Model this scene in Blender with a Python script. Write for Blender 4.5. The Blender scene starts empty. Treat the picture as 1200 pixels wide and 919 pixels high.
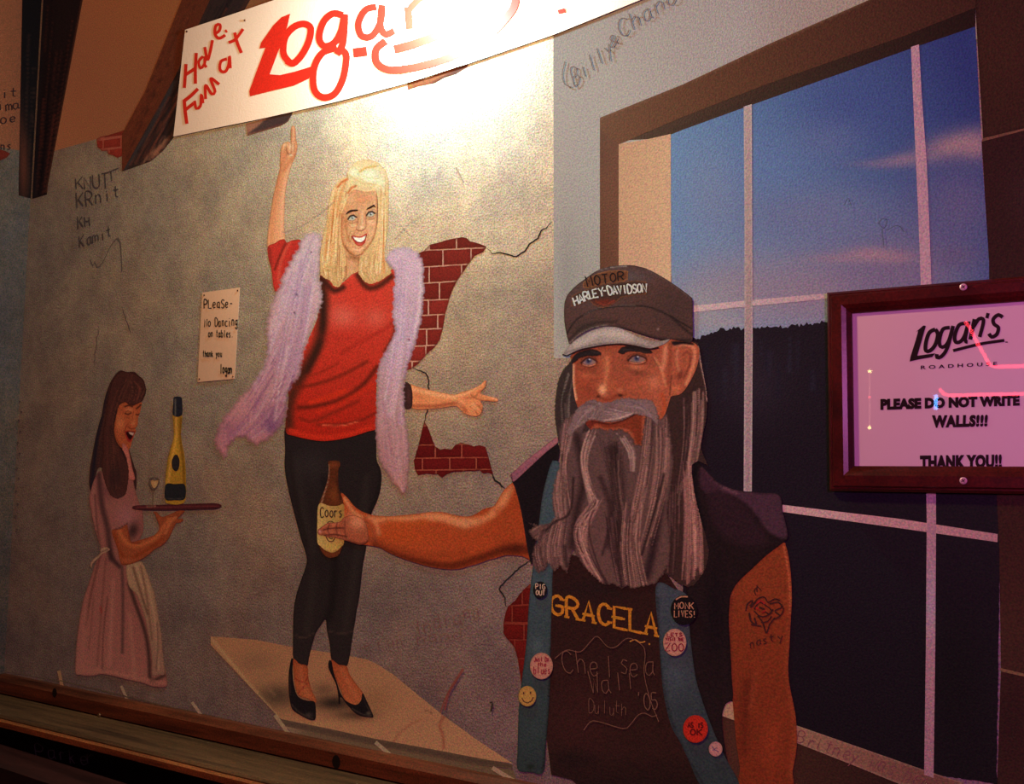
import bpy, bmesh, math, random
import numpy as np
from mathutils import Vector, Matrix
from mathutils.geometry import delaunay_2d_cdt
from math import sin, cos, radians, pi
random.seed(7); RNG = np.random.default_rng(7)
SC = bpy.context.scene; COL = SC.collection

# ------------------------------------------------------------ camera
F = 1200.0                                      # focal length in pixels of the 1200x919 frame
_a, _p, _r = radians(31.1), radians(5.0), radians(0.76)
_f0 = np.array([-sin(_a), cos(_a), 0.]); _r0 = np.array([cos(_a), sin(_a), 0.]); _z = np.array([0, 0, 1.])
CF = _f0*cos(_p) + _z*sin(_p); _u = -_f0*sin(_p) + _z*cos(_p)
CR = _r0*cos(_r) + _u*sin(_r); CU = _u*cos(_r) - _r0*sin(_r)
CO = np.array([0, -1.33, 1.5])
cam = bpy.data.cameras.new('camera'); camo = bpy.data.objects.new('camera', cam); COL.objects.link(camo)
cam.sensor_width = 36; cam.sensor_fit = 'HORIZONTAL'; cam.lens = 36*F/1200; cam.clip_start = .02
M = Matrix.Identity(4)
for i in range(3):
    M[i][0], M[i][1], M[i][2], M[i][3] = CR[i], CU[i], -CF[i], CO[i]
camo.matrix_world = M; SC.camera = camo

def at(x, y, plane='y', v=0.0):
    """the point of the plane y = v (or x = v, z = v) that the photograph shows at pixel x, y"""
    x = np.asarray(x, float); y = np.asarray(y, float)
    d = CF + CR*((x-600)/F)[..., None] + CU*((459.5-y)/F)[..., None]
    k = 'xyz'.index(plane)
    return CO + d*((v-CO[k])/d[..., k])[..., None]
LWX = -2.036                                    # the left wall stands here

# ------------------------------------------------------------ world, lamps, exposure
SC.view_settings.view_transform = 'Standard'; SC.view_settings.look = 'None'
SC.view_settings.exposure = 0; SC.view_settings.gamma = 1; SC.view_settings.use_curve_mapping = False
w = bpy.data.worlds.new('world'); SC.world = w; w.use_nodes = True
AMB = np.array([.040, .004, .003])
w.node_tree.nodes['Background'].inputs[0].default_value = (*AMB, 1); w.node_tree.nodes['Background'].inputs[1].default_value = 1
H = at(525, 14)
LAMPS = []                                      # (position, rgb strength as wall irradiance at 1 m)
def lamp(name, pos, rgb, r):
    rgb = np.array(rgb, float); m = rgb.max()
    l = bpy.data.lights.new(name, 'POINT'); l.color = rgb/m; l.energy = m*4*pi*pi; l.shadow_soft_size = r
    o = bpy.data.objects.new(name, l); o.location = pos; COL.objects.link(o)
    LAMPS.append((np.array(pos, float), rgb)); return o
lamp('picture_lamp_bulb', H + [0, -.078, 0], [.25, .385, .39], .02)
lamp('bounce_fill', H + [0, -.45, -.09], [.48, .262, .100], .03)  # added unseen fill for the picture lamp's room bounce, fitted to wall tones
lamp('neon_glow', (.3, -.9, 1.7), [.36, .080, .285], .12)  # added pink fill standing in for the neon sign, whose tubes light little

def irr(P, n):
    """light falling on points P with normal n from the lamps above (1.0 shows white paint as 1.0)"""
    E = np.ones((len(P), 1))*AMB
    for pos, c in LAMPS:
        v = pos - P; d2 = (v**2).sum(1); cs = np.clip((v*n).sum(1), 1e-4, None)/np.sqrt(d2)
        E = E + (cs/d2)[:, None]*c
    return E
def lin(c):
    c = np.asarray(c, float)/255; return np.where(c <= .04045, c/12.92, ((c+.055)/1.055)**2.4)

# ------------------------------------------------------------ materials
def nodes(m): m.use_nodes = True; t = m.node_tree; return t, t.nodes['Principled BSDF']
def nd(t, kind, **kw):
    n = t.nodes.new(kind)
    for k, v in kw.items(): setattr(n, k, v)
    return n
def noise(t, scale, detail=2, rough=.5, coord=None):
    n = nd(t, 'ShaderNodeTexNoise'); n.inputs['Scale'].default_value = scale
    n.inputs['Detail'].default_value = detail; n.inputs['Roughness'].default_value = rough
    t.links.new(coord or nd(t, 'ShaderNodeNewGeometry').outputs['Position'], n.inputs['Vector']); return n
def ramp(t, src, stops):
    r = nd(t, 'ShaderNodeValToRGB'); e = r.color_ramp.elements
    while len(e) < len(stops): e.new(.5)
    for q, (p_, c) in zip(e, stops): q.position = p_; q.color = (*c, 1)
    t.links.new(src, r.inputs[0]); return r
def mix(t, a, b, f, mode='MIX'):
    m = nd(t, 'ShaderNodeMix', data_type='RGBA', blend_type=mode)
    for s, k in ((f, 0), (a, 6), (b, 7)):
        if isinstance(s, (int, float)): m.inputs[k].default_value = s
        elif isinstance(s, tuple): m.inputs[k].default_value = (*s, 1)
        else: t.links.new(s, m.inputs[k])
    return m.outputs[2]
def bump(t, b, src, dist, strength=1):
    n = nd(t, 'ShaderNodeBump'); n.inputs['Distance'].default_value = dist; n.inputs['Strength'].default_value = strength
    t.links.new(src, n.inputs['Height']); t.links.new(n.outputs[0], b.inputs['Normal'])

def grain(t, col, amt):
    """fine brushed grain of the paint: value and a little hue"""
    a = noise(t, 400, 1, .5)
    lo, hi = 1-amt, 1+amt
    m = nd(t, 'ShaderNodeMapRange', data_type='FLOAT_VECTOR')
    m.inputs[7].default_value = (.3,)*3; m.inputs[8].default_value = (.7,)*3
    m.inputs[9].default_value = (lo,)*3; m.inputs[10].default_value = (hi,)*3
    t.links.new(mix(t, a.outputs['Color'], a.outputs[0], .45), m.inputs[6])
    return mix(t, col, m.outputs[1], 1.0, 'MULTIPLY'), a
def paint_material(name, amt=.28, rough=.6, alpha=True):
    m = bpy.data.materials.new(name); t, b = nodes(m)
    at_ = nd(t, 'ShaderNodeAttribute', attribute_name='paint')
    c, a = grain(t, at_.outputs['Color'], amt)
    t.links.new(c, b.inputs['Base Color']); b.inputs['Roughness'].default_value = rough
    b.inputs['Specular IOR Level'].default_value = .06
    bump(t, b, a.outputs[0], .0006, .5)
    if alpha: t.links.new(at_.outputs['Alpha'], b.inputs['Alpha'])
    return m
PAINT = paint_material('wall_paint')
def flat(name, rgb, rough=.6, spec=.2, amt=0, metal=0):
    m = bpy.data.materials.new(name); t, b = nodes(m)
    if amt:
        r = nd(t, 'ShaderNodeRGB'); r.outputs[0].default_value = (*rgb, 1); c, a = grain(t, r.outputs[0], amt)
        t.links.new(c, b.inputs['Base Color'])
    else: b.inputs['Base Color'].default_value = (*rgb, 1)
    b.inputs['Roughness'].default_value = rough; b.inputs['Specular IOR Level'].default_value = spec
    b.inputs['Metallic'].default_value = metal
    return m
def concrete(name, base, cool, warm, amt=.34):
    m = bpy.data.materials.new(name); t, b = nodes(m)
    n1 = noise(t, 3.2, 5, .65); n2 = noise(t, 11, 4, .6); n4 = noise(t, 60, 3, .6)
    c = ramp(t, n1.outputs[0], [(.36, cool), (.5, base), (.66, warm)]).outputs[0]
    c = mix(t, c, ramp(t, n2.outputs[0], [(.35, (.80, .80, .84)), (.65, (1.18, 1.17, 1.12))]).outputs[0], 1., 'MULTIPLY')
    c = mix(t, c, ramp(t, n4.outputs[0], [(.3, (.88, .88, .88)), (.7, (1.12, 1.12, 1.12))]).outputs[0], 1., 'MULTIPLY')
    c, a = grain(t, c, amt)
    t.links.new(c, b.inputs['Base Color']); b.inputs['Roughness'].default_value = .7; b.inputs['Specular IOR Level'].default_value = .15
    bump(t, b, noise(t, 260, 2, .6).outputs[0], .0012, .7)
    return m
def wood(name, dark, light, scale=1., rough=.45, spec=.4, stretch=(2, 30, 30)):
    m = bpy.data.materials.new(name); t, b = nodes(m)
    mp = nd(t, 'ShaderNodeMapping'); mp.inputs['Scale'].default_value = stretch
    t.links.new(nd(t, 'ShaderNodeNewGeometry').outputs['Position'], mp.inputs[0])
    n = noise(t, scale, 5, .7, mp.outputs[0])
    c = ramp(t, n.outputs[0], [(.32, dark), (.68, light)]).outputs[0]
    c, a = grain(t, c, .4)
    t.links.new(c, b.inputs['Base Color']); b.inputs['Roughness'].default_value = rough; b.inputs['Specular IOR Level'].default_value = spec
    bump(t, b, n.outputs[0], .001, .4)
    return m

# ------------------------------------------------------------ object helpers
def link(name, me, parent=None, mats=(), **props):
    o = bpy.data.objects.new(name, me); COL.objects.link(o)
    if parent is not None: o.parent = parent
    for m in mats: me.materials.append(m)
    for k, v in props.items(): o[k] = v
    return o
def thing(name, label, cat, at_px=None, group=None, loc=None):
    o = bpy.data.objects.new(name, None); COL.objects.link(o); o.empty_display_size = .05
    o['label'] = label; o['category'] = cat
    if group: o['group'] = group
    return o
def tag(o, label, cat, group=None):
    o['label'] = label; o['category'] = cat
    if group: o['group'] = group
    return o
def mesh(verts, faces):
    me = bpy.data.meshes.new('m'); me.from_pydata([tuple(v) for v in verts], [], [tuple(int(i) for i in f) for f in faces]); me.update(); return me
def P(s):
    a = np.array(s.split() if isinstance(s, str) else s, float).reshape(-1, 2); return a
def smooth(p, step=3., closed=False):
    """Catmull-Rom through the points"""
    n = len(p); out = []
    for i in range(n if closed else n-1):
        q = [p[(i+k) % n] if closed else p[min(max(i+k, 0), n-1)] for k in (-1, 0, 1, 2)]
        m = max(1, int(np.hypot(*(q[2]-q[1]))/step))
        for j in range(m):
            t = j/m
            out.append(.5*(2*q[1]+(q[2]-q[0])*t+(2*q[0]-5*q[1]+4*q[2]-q[3])*t*t+(3*q[1]-q[0]-3*q[2]+q[3])*t**3))
    if not closed: out.append(p[-1])
    return np.array(out)
def dens(p, step):
    out = []
    for i in range(len(p)):
        a, b = p[i], p[(i+1) % len(p)]; m = max(1, int(np.hypot(*(b-a))/step))
        out += [a+(b-a)*j/m for j in range(m)]
    return np.array(out)
def inside(V, p):
    x, y = V[:, 0], V[:, 1]; r = np.zeros(len(V), bool); q = np.roll(p, 1, 0)
    for (ax, ay), (bx, by) in zip(p, q):
        c = (ay > y) != (by > y)
        if c.any(): r ^= c & (x < (bx-ax)*(y-ay)/((by-ay) if by != ay else 1e-9)+ax)
    return r
def seg(V, p, closed=False, w=None):
    """distance of V to polyline p, and the parameter along it"""
    D = np.full(len(V), 1e9); T = np.zeros(len(V)); n = len(p); k = n if closed else n-1
    if n == 1: return np.hypot(*(V-p[0]).T), T
    for i in range(k):
        a, b = p[i], p[(i+1) % n]; ab = b-a; L = (ab**2).sum()+1e-9
        t = np.clip(((V-a)@ab)/L, 0, 1); d = np.hypot(*(V-(a+t[:, None]*ab)).T)
        m = d < D; D[m] = d[m]; T[m] = (i+t[m])/k
    return D, T

# brush operations; each returns f(V, C) painting the colours C (0..255, alpha last) of points V (pixels)
def put(C, m, col, a):
    if col is None: C[m, 3] *= 1-a; return
    c = np.array(col, float); C[m, :3] = C[m, :3]*(1-a[:, None]) + c*a[:, None]
def S(pts, w, col, a=1., soft=1.):
    q = P(pts)
    if len(q) > 2: q = smooth(q, 4.)
    w0, w1 = w if isinstance(w, tuple) else (w, w); W = max(w0, w1)
    def f(V, C):
        m = ((V > q.min(0)-W) & (V < q.max(0)+W)).all(1)
        if not m.any(): return
        d, t = seg(V[m], q); ww = w0+(w1-w0)*t
        k = np.clip((1-d/np.maximum(ww, .01))/soft, 0, 1); k = k*k*(3-2*k)
        put(C, m, col, a*k)
    return f
def B(x, y, rx, ry, col, a=1., rot=0, hard=0):
    c_, s_ = cos(radians(rot)), sin(radians(rot))
    def f(V, C):
        d = V-[x, y]; u = (d[:, 0]*c_+d[:, 1]*s_)/rx; v = (-d[:, 0]*s_+d[:, 1]*c_)/ry; q = np.hypot(u, v)
        k = np.clip((1.-q)/(1-hard) if hard else np.exp(-1.2*q*q*q), 0, 1) if hard else np.where(q < 2.2, np.exp(-1.3*q*q), 0)
        m = k > .004
        if m.any(): put(C, m, col, a*k[m])
    return f
def G(x0, y0, x1, y1, c0, c1, a=1.):
    d = np.array([x1-x0, y1-y0], float); L = (d**2).sum()
    def f(V, C):
        t = np.clip(((V-[x0, y0])@d)/L, 0, 1)[:, None]
        C[:, :3] = C[:, :3]*(1-a) + a*(np.array(c0)*(1-t)+np.array(c1)*t)
    return f
def FL(pts, col, a=1., blur=1., sm=True):
    q = P(pts); q = smooth(q, 2., True) if sm else q
    def f(V, C):
        m = ((V > q.min(0)-blur) & (V < q.max(0)+blur)).all(1)
        if not m.any(): return
        d, _ = seg(V[m], q, True); d = np.where(inside(V[m], q), d, -d)
        put(C, m, col, a*np.clip(.5+d/(2*blur), 0, 1))
    return f
def ED(w, col, a):
    """darken or lighten towards the outline of the part"""
    def f(V, C): put(C, np.ones(len(V), bool), col, a*np.clip(1-f.D/w, 0, 1)**1.3)
    f.edge = True; return f
def HR(g1, g2, n, w, cols, a=.6, soft=.9, jit=1.5, span=(0, 1), seed=1):
    """n strands between the guide strokes g1 and g2"""
    r = random.Random(seed); p1, p2 = smooth(P(g1), 8.), smooth(P(g2), 8.)
    def rs(p, m=14):
        s = np.r_[0, np.cumsum(np.hypot(*np.diff(p, axis=0).T))]; t = np.linspace(0, s[-1], m)
        return np.c_[np.interp(t, s, p[:, 0]), np.interp(t, s, p[:, 1])]
    p1, p2 = rs(p1), rs(p2); ops = []
    for i in range(n):
        k = r.uniform(0, 1); q = p1*(1-k)+p2*k
        s0 = r.uniform(span[0], span[0]+(span[1]-span[0])*.7); s1 = min(span[1], s0+r.uniform(.25, .8)); i0 = int(s0*13); i1 = max(i0+2, int(s1*13)+1)
        q = q[i0:i1] + np.array([[r.uniform(-jit, jit), 0]])
        ww = w*r.uniform(.5, 1.3); ops.append(S(list(q.ravel()), (ww, ww*.4) if r.random() < .5 else (ww*.4, ww), r.choice(cols), a*r.uniform(.4, 1), soft))
    def f(V, C):
        for o in ops: o(V, C)
    return f

LAY = [0]
def place(V, lvl, plane):
    LAY[0] += 1; off = .0001*lvl + 6e-6*(LAY[0] % 14)
    if plane == 'y': return at(V[:, 0], V[:, 1], 'y', -off), np.array([0, -1., 0])
    if plane == 'x': return at(V[:, 0], V[:, 1], 'x', LWX+off), np.array([1., 0, 0])
RAW = [0]
def colour(me, PT, nrm, C):
    E_ = irr(PT, nrm); C = C.copy(); s_ = (1-RAW[0])*np.clip((.65-E_[:, 1])/.5, 0, 1)   # my readings of the dim parts ran too cool
    C[:, :3] *= 1-s_[:, None]*np.array([.05, .18, .26])
    A = lin(np.clip(C[:, :3], 0, 255))/irr(PT, nrm); A = np.clip(A/max(1, np.percentile(A.max(1), 96)/.90), .002, 1e3); A = np.clip(A/np.maximum(A.max(1, keepdims=True)/.94, 1), .002, .95)
    at_ = me.color_attributes.new('paint', 'FLOAT_COLOR', 'POINT')
    at_.data.foreach_set('color', np.c_[A, np.clip(C[:, 3], 0, 1)].astype(np.float32).ravel())
def paint(name, outline, lvl, base, ops=(), step=2.4, parent=None, sm=True, plane='y', rough=0, mat=None, tint=None, **props):
    """one patch of paint on the wall: outline in pixels of the photograph, base colour, brush strokes"""
    q = P(outline)
    q = smooth(q, step, True) if sm else dens(q, step)
    if rough:
        d = np.roll(q, -1, 0)-np.roll(q, 1, 0); d = d/(np.hypot(*d.T)[:, None]+1e-9)
        q = q + np.c_[d[:, 1], -d[:, 0]]*RNG.uniform(-rough, rough, len(q))[:, None]
    n = len(q); lo, hi = q.min(0), q.max(0)
    gx, gy = np.meshgrid(np.arange(lo[0], hi[0], step), np.arange(lo[1], hi[1], step*.866))
    gx[1::2] += step/2; I = np.c_[gx.ravel(), gy.ravel()]
    I = I[inside(I, q)]
    if len(I): d, _ = seg(I, q, True); I = I[d > step*.5]
    V = np.r_[q, I] if len(I) else q
    r = delaunay_2d_cdt([Vector(v) for v in V], [(i, (i+1) % n) for i in range(n)], [], 1, 1e-5)
    V = np.array([tuple(v) for v in r[0]]); F_ = r[2]
    C = np.zeros((len(V), 4)); C[:, :3] = base; C[:, 3] = 1
    D = None
    for o in ops:
        if getattr(o, 'edge', False):
            if D is None: D, _ = seg(V, q, True)
            o.D = D
        o(V, C)
    if tint: C[:, :3] = np.clip(C[:, :3]*np.array(tint), 0, 255)
    PT, nrm = place(V, lvl, plane)
    me = mesh(PT, F_)
    if len(me.polygons) and me.polygons[0].normal.dot(Vector(nrm)) < 0: me.flip_normals()
    colour(me, PT, nrm, C)
    return link(name, me, parent, [mat or PAINT], **props)

# ------------------------------------------------------------ lettering
GL = {  # single-stroke letters on a 4 x 6 grid, y up
'A':'0 0 2 6 4 0/.7 2 3.3 2','B':'0 0 0 6 2.5 6 3.6 5 2.6 3.2 0 3/2.6 3.2 4 1.6 2.6 0 0 0','C':'4 5 2.6 6 .8 5.4 0 3 .8 .6 2.6 0 4 1','D':'0 0 0 6 2 6 4 4.4 4 1.6 2 0 0 0',
'E':'4 6 0 6 0 0 4 0/0 3 3 3','F':'4 6 0 6 0 0/0 3 3 3','G':'4 5 2.5 6 .6 5 0 3 .6 .8 2.4 0 4 1 4 2.8 2.4 2.8','H':'0 0 0 6/4 0 4 6/0 3 4 3','I':'2 0 2 6','J':'3 6 3 1 1.5 0 0 1',
'K':'0 0 0 6/4 6 0 2.6/1.2 3.4 4 0','L':'0 6 0 0 4 0','M':'0 0 0 6 2 2.5 4 6 4 0','N':'0 0 0 6 4 0 4 6','O':'2 0 .4 1.2 0 3 .4 4.8 2 6 3.6 4.8 4 3 3.6 1.2 2 0','P':'0 0 0 6 2.8 6 4 4.6 2.8 3 0 3',
'R':'0 0 0 6 2.8 6 4 4.6 2.8 3.1 0 3/1.8 3 4 0','S':'3.8 5.2 2 6 .3 4.8 1 3.4 3 2.6 3.8 1.2 2 0 .2 .8','T':'0 6 4 6/2 6 2 0','U':'0 6 0 1.4 2 0 4 1.4 4 6','V':'0 6 2 0 4 6','W':'0 6 1 0 2 4 3 0 4 6','Y':'0 6 2 3 4 6/2 3 2 0','Z':'0 6 4 6 0 0 4 0',
'a':'3.4 4 .8 3.6 .4 1 1.8 0 3.4 1.4/3.4 4 3.3 1 4 0','b':'.4 6 .4 0 2.6 0 3.6 1.8 2.4 3.6 .4 3','c':'3.4 3.4 1.6 4 .4 2 1.4 0 3.4 .6','d':'3.4 6 3.4 0/3.4 3.2 1.4 3.8 .4 1.6 1.6 0 3.4 1','e':'.6 2 3.4 2.4 2.8 3.9 1 3.6 .4 1.6 1.6 0 3.4 .8',
'g':'3.4 3.8 1 3.6 .6 1.6 2 .8 3.4 2/3.4 4 3.2 -1.6 1.4 -2 .4 -1','h':'.4 6 .4 0/.4 2.6 2 4 3.4 3 3.4 0','i':'2 3.8 2 0/2 5 2.1 5.3','k':'.4 6 .4 0/3 3.8 .6 1.6/1.4 2.2 3.4 0','l':'2 6 1.8 0','m':'.2 4 .2 0/.2 3 1.4 4 2 3 2 0/2 3 3.2 4 4 3 4 0','n':'.4 4 .4 0/.4 2.8 2 4 3.4 3 3.4 0',
'o':'2 0 .4 1 .5 3 2 4 3.6 3 3.5 1 2 0','r':'.6 4 .6 0/.6 2.6 2 4 3.2 3.6','s':'3.2 3.6 1.6 4 .8 3 3 1.4 2.4 0 .6 .4','t':'2 6 1.8 .6 3.2 0/.4 4 3.6 4','u':'.4 4 .6 .4 2 0 3.4 1.4/3.4 4 3.4 0','v':'.4 4 2 0 3.6 4','w':'.2 4 1 0 2 3 3 0 3.8 4','y':'.4 4 2 1.2/3.6 4 1 -2','z':'.4 4 3.4 4 .4 0 3.4 0',
'0':'2 0 .4 1.2 0 3 .4 4.8 2 6 3.6 4.8 4 3 3.6 1.2 2 0','2':'.2 4.8 2 6 3.8 4.6 .2 0 4 0','5':'3.8 6 .6 6 .4 3.4 2.6 3.6 3.8 1.8 2 0 .2 .6','&':'4 0 .8 4.6 2 6 3 4.8 .4 2 1.4 0 4 2.6','!':'2 6 2 2/2 .5 2 0','-':'.6 3 3.4 3','.':'1.8 0 2.2 .3',"'":'2 6 1.7 4.8','*':'1 2 3 2/2 1 2 3'}
def ribbon(q, w, taper=False):
    """a stroke of the given width along the points, as quads"""
    q = np.array(q); d = np.gradient(q, axis=0) if len(q) > 1 else np.array([[1., 0]])
    d = d/(np.hypot(*d.T)[:, None]+1e-9); nn = np.c_[-d[:, 1], d[:, 0]]*w/2
    if taper: nn = nn*np.clip(np.minimum(np.linspace(.3, 4, len(q)), np.linspace(4, .3, len(q))), 0, 1)[:, None]
    V = np.r_[q+nn, q-nn]; n = len(q)
    return V, [(i, i+1, n+i+1, n+i) for i in range(n-1)]
def stroke_mesh(name, strokes, col, lvl, parent=None, plane='y', mat=None, taper=False, alpha=1., **props):
    """strokes: list of (points, width) in pixels; all become one painted mark"""
    VS, FS, n = [], [], 0
    for k, (q, w) in enumerate(strokes):
        V, f = ribbon(q, w, taper)
        VS.append(V); FS += [tuple(i+n for i in g) for g in f]; n += len(V)
    V = np.concatenate(VS); PT, nrm = place(V, lvl, plane)
    PT = PT + nrm*np.concatenate([4e-6*k+3e-6*np.tile(np.arange(len(v)//2), 2) for k, v in enumerate(VS)])[:, None]
    me = mesh(PT, FS)
    C = np.zeros((len(V), 4)); C[:, :3] = col; C[:, 3] = alpha
    colour(me, PT, nrm, C)
    return link(name, me, parent, [mat or PAINT], **props)
def quadmap(uv, quad):
    q = P(quad); u, v = uv[:, :1], uv[:, 1:]           # quad: TL TR BR BL, v from the top
    return (q[0]*(1-u)+q[1]*u)*(1-v)+(q[3]*(1-u)+q[2]*u)*v
def letters(text, quad, w, jit=.12, serif=False, pitch=5.4, seed=3, rnd=True):
    r = random.Random(seed); out = []; L = len(text)*pitch-1.4
    for i, ch in enumerate(text):
        if ch not in GL: continue
        jx, jy = r.uniform(-jit, jit)*2, r.uniform(-jit, jit)*2
        for s in GL[ch].split('/'):
            g = P(s) + [r.uniform(-jit, jit), r.uniform(-jit, jit)]
            if rnd and len(g) > 2 and ch in 'BCDGOPRSJUabcdeghnmorsuy0235&': g = smooth(g, .8)
            uv = np.c_[(g[:, 0]+i*pitch+jx)/L, 1-(g[:, 1]+jy)/6]
            out.append((quadmap(uv, quad), w))
            if serif:
                for e in (uv[0], uv[-1]):
                    out.append((quadmap(np.array([[e[0]-.9/L, e[1]], [e[0]+.9/L, e[1]]]), quad), w*.7))
    return out
def printed(text, quad, col, lvl, parent, bold=.02, shear=0., name='lettering', plane='y', space=1., **props):
    """text set with the built-in typeface, laid out in the quad"""
    cu = bpy.data.curves.new('t', 'FONT'); cu.body = text; cu.offset = bold; cu.resolution_u = 3; cu.space_character = space
    o = bpy.data.objects.new('t', cu); COL.objects.link(o); bpy.context.view_layer.update()
    ev = o.evaluated_get(bpy.context.evaluated_depsgraph_get()); m0 = ev.to_mesh()
    V = np.array([v.co[:2] for v in m0.vertices]); FC = [tuple(p_.vertices) for p_ in m0.polygons]
    ev.to_mesh_clear(); bpy.data.objects.remove(o); bpy.data.curves.remove(cu)
    V[:, 0] += shear*V[:, 1]
    lo, hi = V.min(0), V.max(0); uv = (V-lo)/(hi-lo); uv[:, 1] = 1-uv[:, 1]
    Q = quadmap(uv, quad); PT, nrm = place(Q, lvl, plane); me = mesh(PT, FC)
    C = np.zeros((len(Q), 4)); C[:, :3] = col; C[:, 3] = 1; colour(me, PT, nrm, C)
    return link(name, me, parent, [PAINT], **props)
def line(s, w): return [(smooth(P(s), 3.) if len(P(s)) > 2 else P(s), w)]
# ------------------------------------------------------------ the setting: two walls, the boarding and the ledge below
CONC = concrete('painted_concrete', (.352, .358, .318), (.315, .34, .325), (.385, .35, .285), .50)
CONC_L = concrete('shaded_concrete_left', (.095, .085, .075), (.08, .08, .085), (.115, .09, .065), .5)  # left wall's weaker light put into a darker copy of the concrete
BW, BZ0, BZ1 = .0, .2, 3.2
link('wall_back', mesh([(-2.036, 0, BZ0), (1.2, 0, BZ0), (1.2, 0, BZ1), (-2.036, 0, BZ1), (-2.036, .1, BZ0), (1.2, .1, BZ0), (1.2, .1, BZ1), (-2.036, .1, BZ1)],
     [(0, 1, 2, 3), (5, 4, 7, 6), (3, 2, 6, 7), (1, 5, 6, 2), (0, 4, 5, 1), (4, 0, 3, 7)]), None, [CONC], kind='structure')
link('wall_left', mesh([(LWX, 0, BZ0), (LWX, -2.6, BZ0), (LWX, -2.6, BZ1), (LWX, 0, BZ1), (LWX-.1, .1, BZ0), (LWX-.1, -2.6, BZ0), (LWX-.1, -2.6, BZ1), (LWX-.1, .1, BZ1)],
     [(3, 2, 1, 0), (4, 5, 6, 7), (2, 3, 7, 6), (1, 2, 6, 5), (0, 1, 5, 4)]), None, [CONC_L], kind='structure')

def prism(name, line, prof, mat, parent=None, bev=0, **props):
    """a moulding: profile (y, z) swept along line [(x, z offset) ...]"""
    V, Fc, n = [], [], len(prof)
    for x, dz in line: V += [(x, y, z+dz) for y, z in prof]
    for k in range(len(line)-1):
        for i in range(n):
            j = (i+1) % n; Fc.append((k*n+i, k*n+j, (k+1)*n+j, (k+1)*n+i))
    Fc += [tuple(range(n))[::-1], tuple(range((len(line)-1)*n, len(line)*n))]
    me = mesh(V, Fc); b = bmesh.new(); b.from_mesh(me); bmesh.ops.recalc_face_normals(b, faces=b.faces); b.to_mesh(me); b.free()
    return link(name, me, parent, [mat], **props)
W_RED = wood('stained_board', (.035, .009, .004), (.23, .066, .024), 1.4)
W_TOP = wood('ledge_top_wood', (.035, .024, .012), (.17, .098, .042), 1.2)
W_EDGE = wood('highlit_front_edge', (.10, .030, .010), (.46, .17, .05), 1.6)  # highlight along the ledge front, put into a lighter wood colour
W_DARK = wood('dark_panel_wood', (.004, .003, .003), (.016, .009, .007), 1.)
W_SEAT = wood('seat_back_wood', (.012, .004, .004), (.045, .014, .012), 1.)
def zl(x, z0): return z0 - .0165*(x+2.04)       # the boarding runs very slightly downhill
def run(y, za, zb, x1=1.0): return [(-2.034, 0), (x1, -.0165*3.04)]
ZT = 1.086
pA = at(200, 859, 'y', -.022); ZC = float(pA[2]) + .0165*(pA[0]+2.04)     # where the ledge meets the board
q = at(200, 885, 'z', float(pA[2])); YE = float(q[1])
q2 = at(200, 898, 'y', YE); ZB = float(q2[2]) + .0165*(q2[0]+2.04)
print('ledge', ZC, YE, ZB)
prism('trim_1', run(0, 0, 0), [(0, ZT), (-.012, ZT), (-.022, ZT-.010), (-.022, ZC+.0028), (-.012, ZC+.0028), (-.012, ZC-.02), (0, ZC-.02)], W_RED, kind='structure')
prism('trim_2', run(0, 0, 0), [(-.0125, ZC), (YE+.004, ZC-.001), (YE, ZC-.005), (YE, ZB), (YE+.02, ZB-.002), (YE+.02, ZC-.02), (-.0125, ZC-.02)], W_TOP, kind='structure')
prism('trim_3', run(0, 0, 0), [(YE-.0005, ZC-.007), (YE-.006, ZC-.010), (YE-.006, ZB-.004), (YE-.0005, ZB-.006)], W_EDGE, kind='structure')
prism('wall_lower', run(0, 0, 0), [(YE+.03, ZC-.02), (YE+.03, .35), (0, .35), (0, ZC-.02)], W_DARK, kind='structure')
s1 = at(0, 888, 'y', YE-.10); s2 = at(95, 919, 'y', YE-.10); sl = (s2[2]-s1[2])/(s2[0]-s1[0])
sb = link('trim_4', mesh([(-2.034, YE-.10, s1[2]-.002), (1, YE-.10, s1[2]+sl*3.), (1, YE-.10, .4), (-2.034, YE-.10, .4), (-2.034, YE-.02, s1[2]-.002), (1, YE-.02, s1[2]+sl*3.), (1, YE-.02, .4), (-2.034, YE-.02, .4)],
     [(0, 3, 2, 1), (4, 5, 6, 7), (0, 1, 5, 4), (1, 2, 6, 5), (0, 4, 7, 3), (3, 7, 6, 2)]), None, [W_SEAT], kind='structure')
BR = flat('nail_brass', (.5, .38, .22), .35, .5, 0, 1)
def disc(name, c, r, mat, parent=None, h=.003, n=14, up=(0, -1, 0), **props):
    c = Vector(c); u = Vector(up); a = u.orthogonal().normalized(); b_ = u.cross(a); V = []
    for rr, hh in ((r, 0), (r, h*.6), (r*.72, h)):
        V += [tuple(c+a*rr*cos(2*pi*i/n)+b_*rr*sin(2*pi*i/n)+u*hh) for i in range(n)]
    Fc = [(k*n+i, k*n+(i+1) % n, (k+1)*n+(i+1) % n, (k+1)*n+i) for k in range(2) for i in range(n)]+[tuple(range(2*n, 3*n))]
    return link(name, mesh(V, Fc), parent, [mat], **props)
for k, (x, y) in enumerate([(117, 838), (417, 913)]):
    p_ = at(x, y, 'y', -.023)
    tag(disc('nail', p_, .0035, BR), ['brass nail head in the boarding below the waitress', 'brass nail head in the boarding below the dark-trousered dancer'][k], 'nail')
for x, y, r1 in [(64, 812, .010), (394, 893, .012)]:
    kn = disc('knot', (0, 0, 0), r1, W_DARK, bpy.data.objects['trim_1'], .0004, 12); kn.location = at(x, y, 'y', -.0222); kn.scale = (.7, 1, .9)
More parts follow.
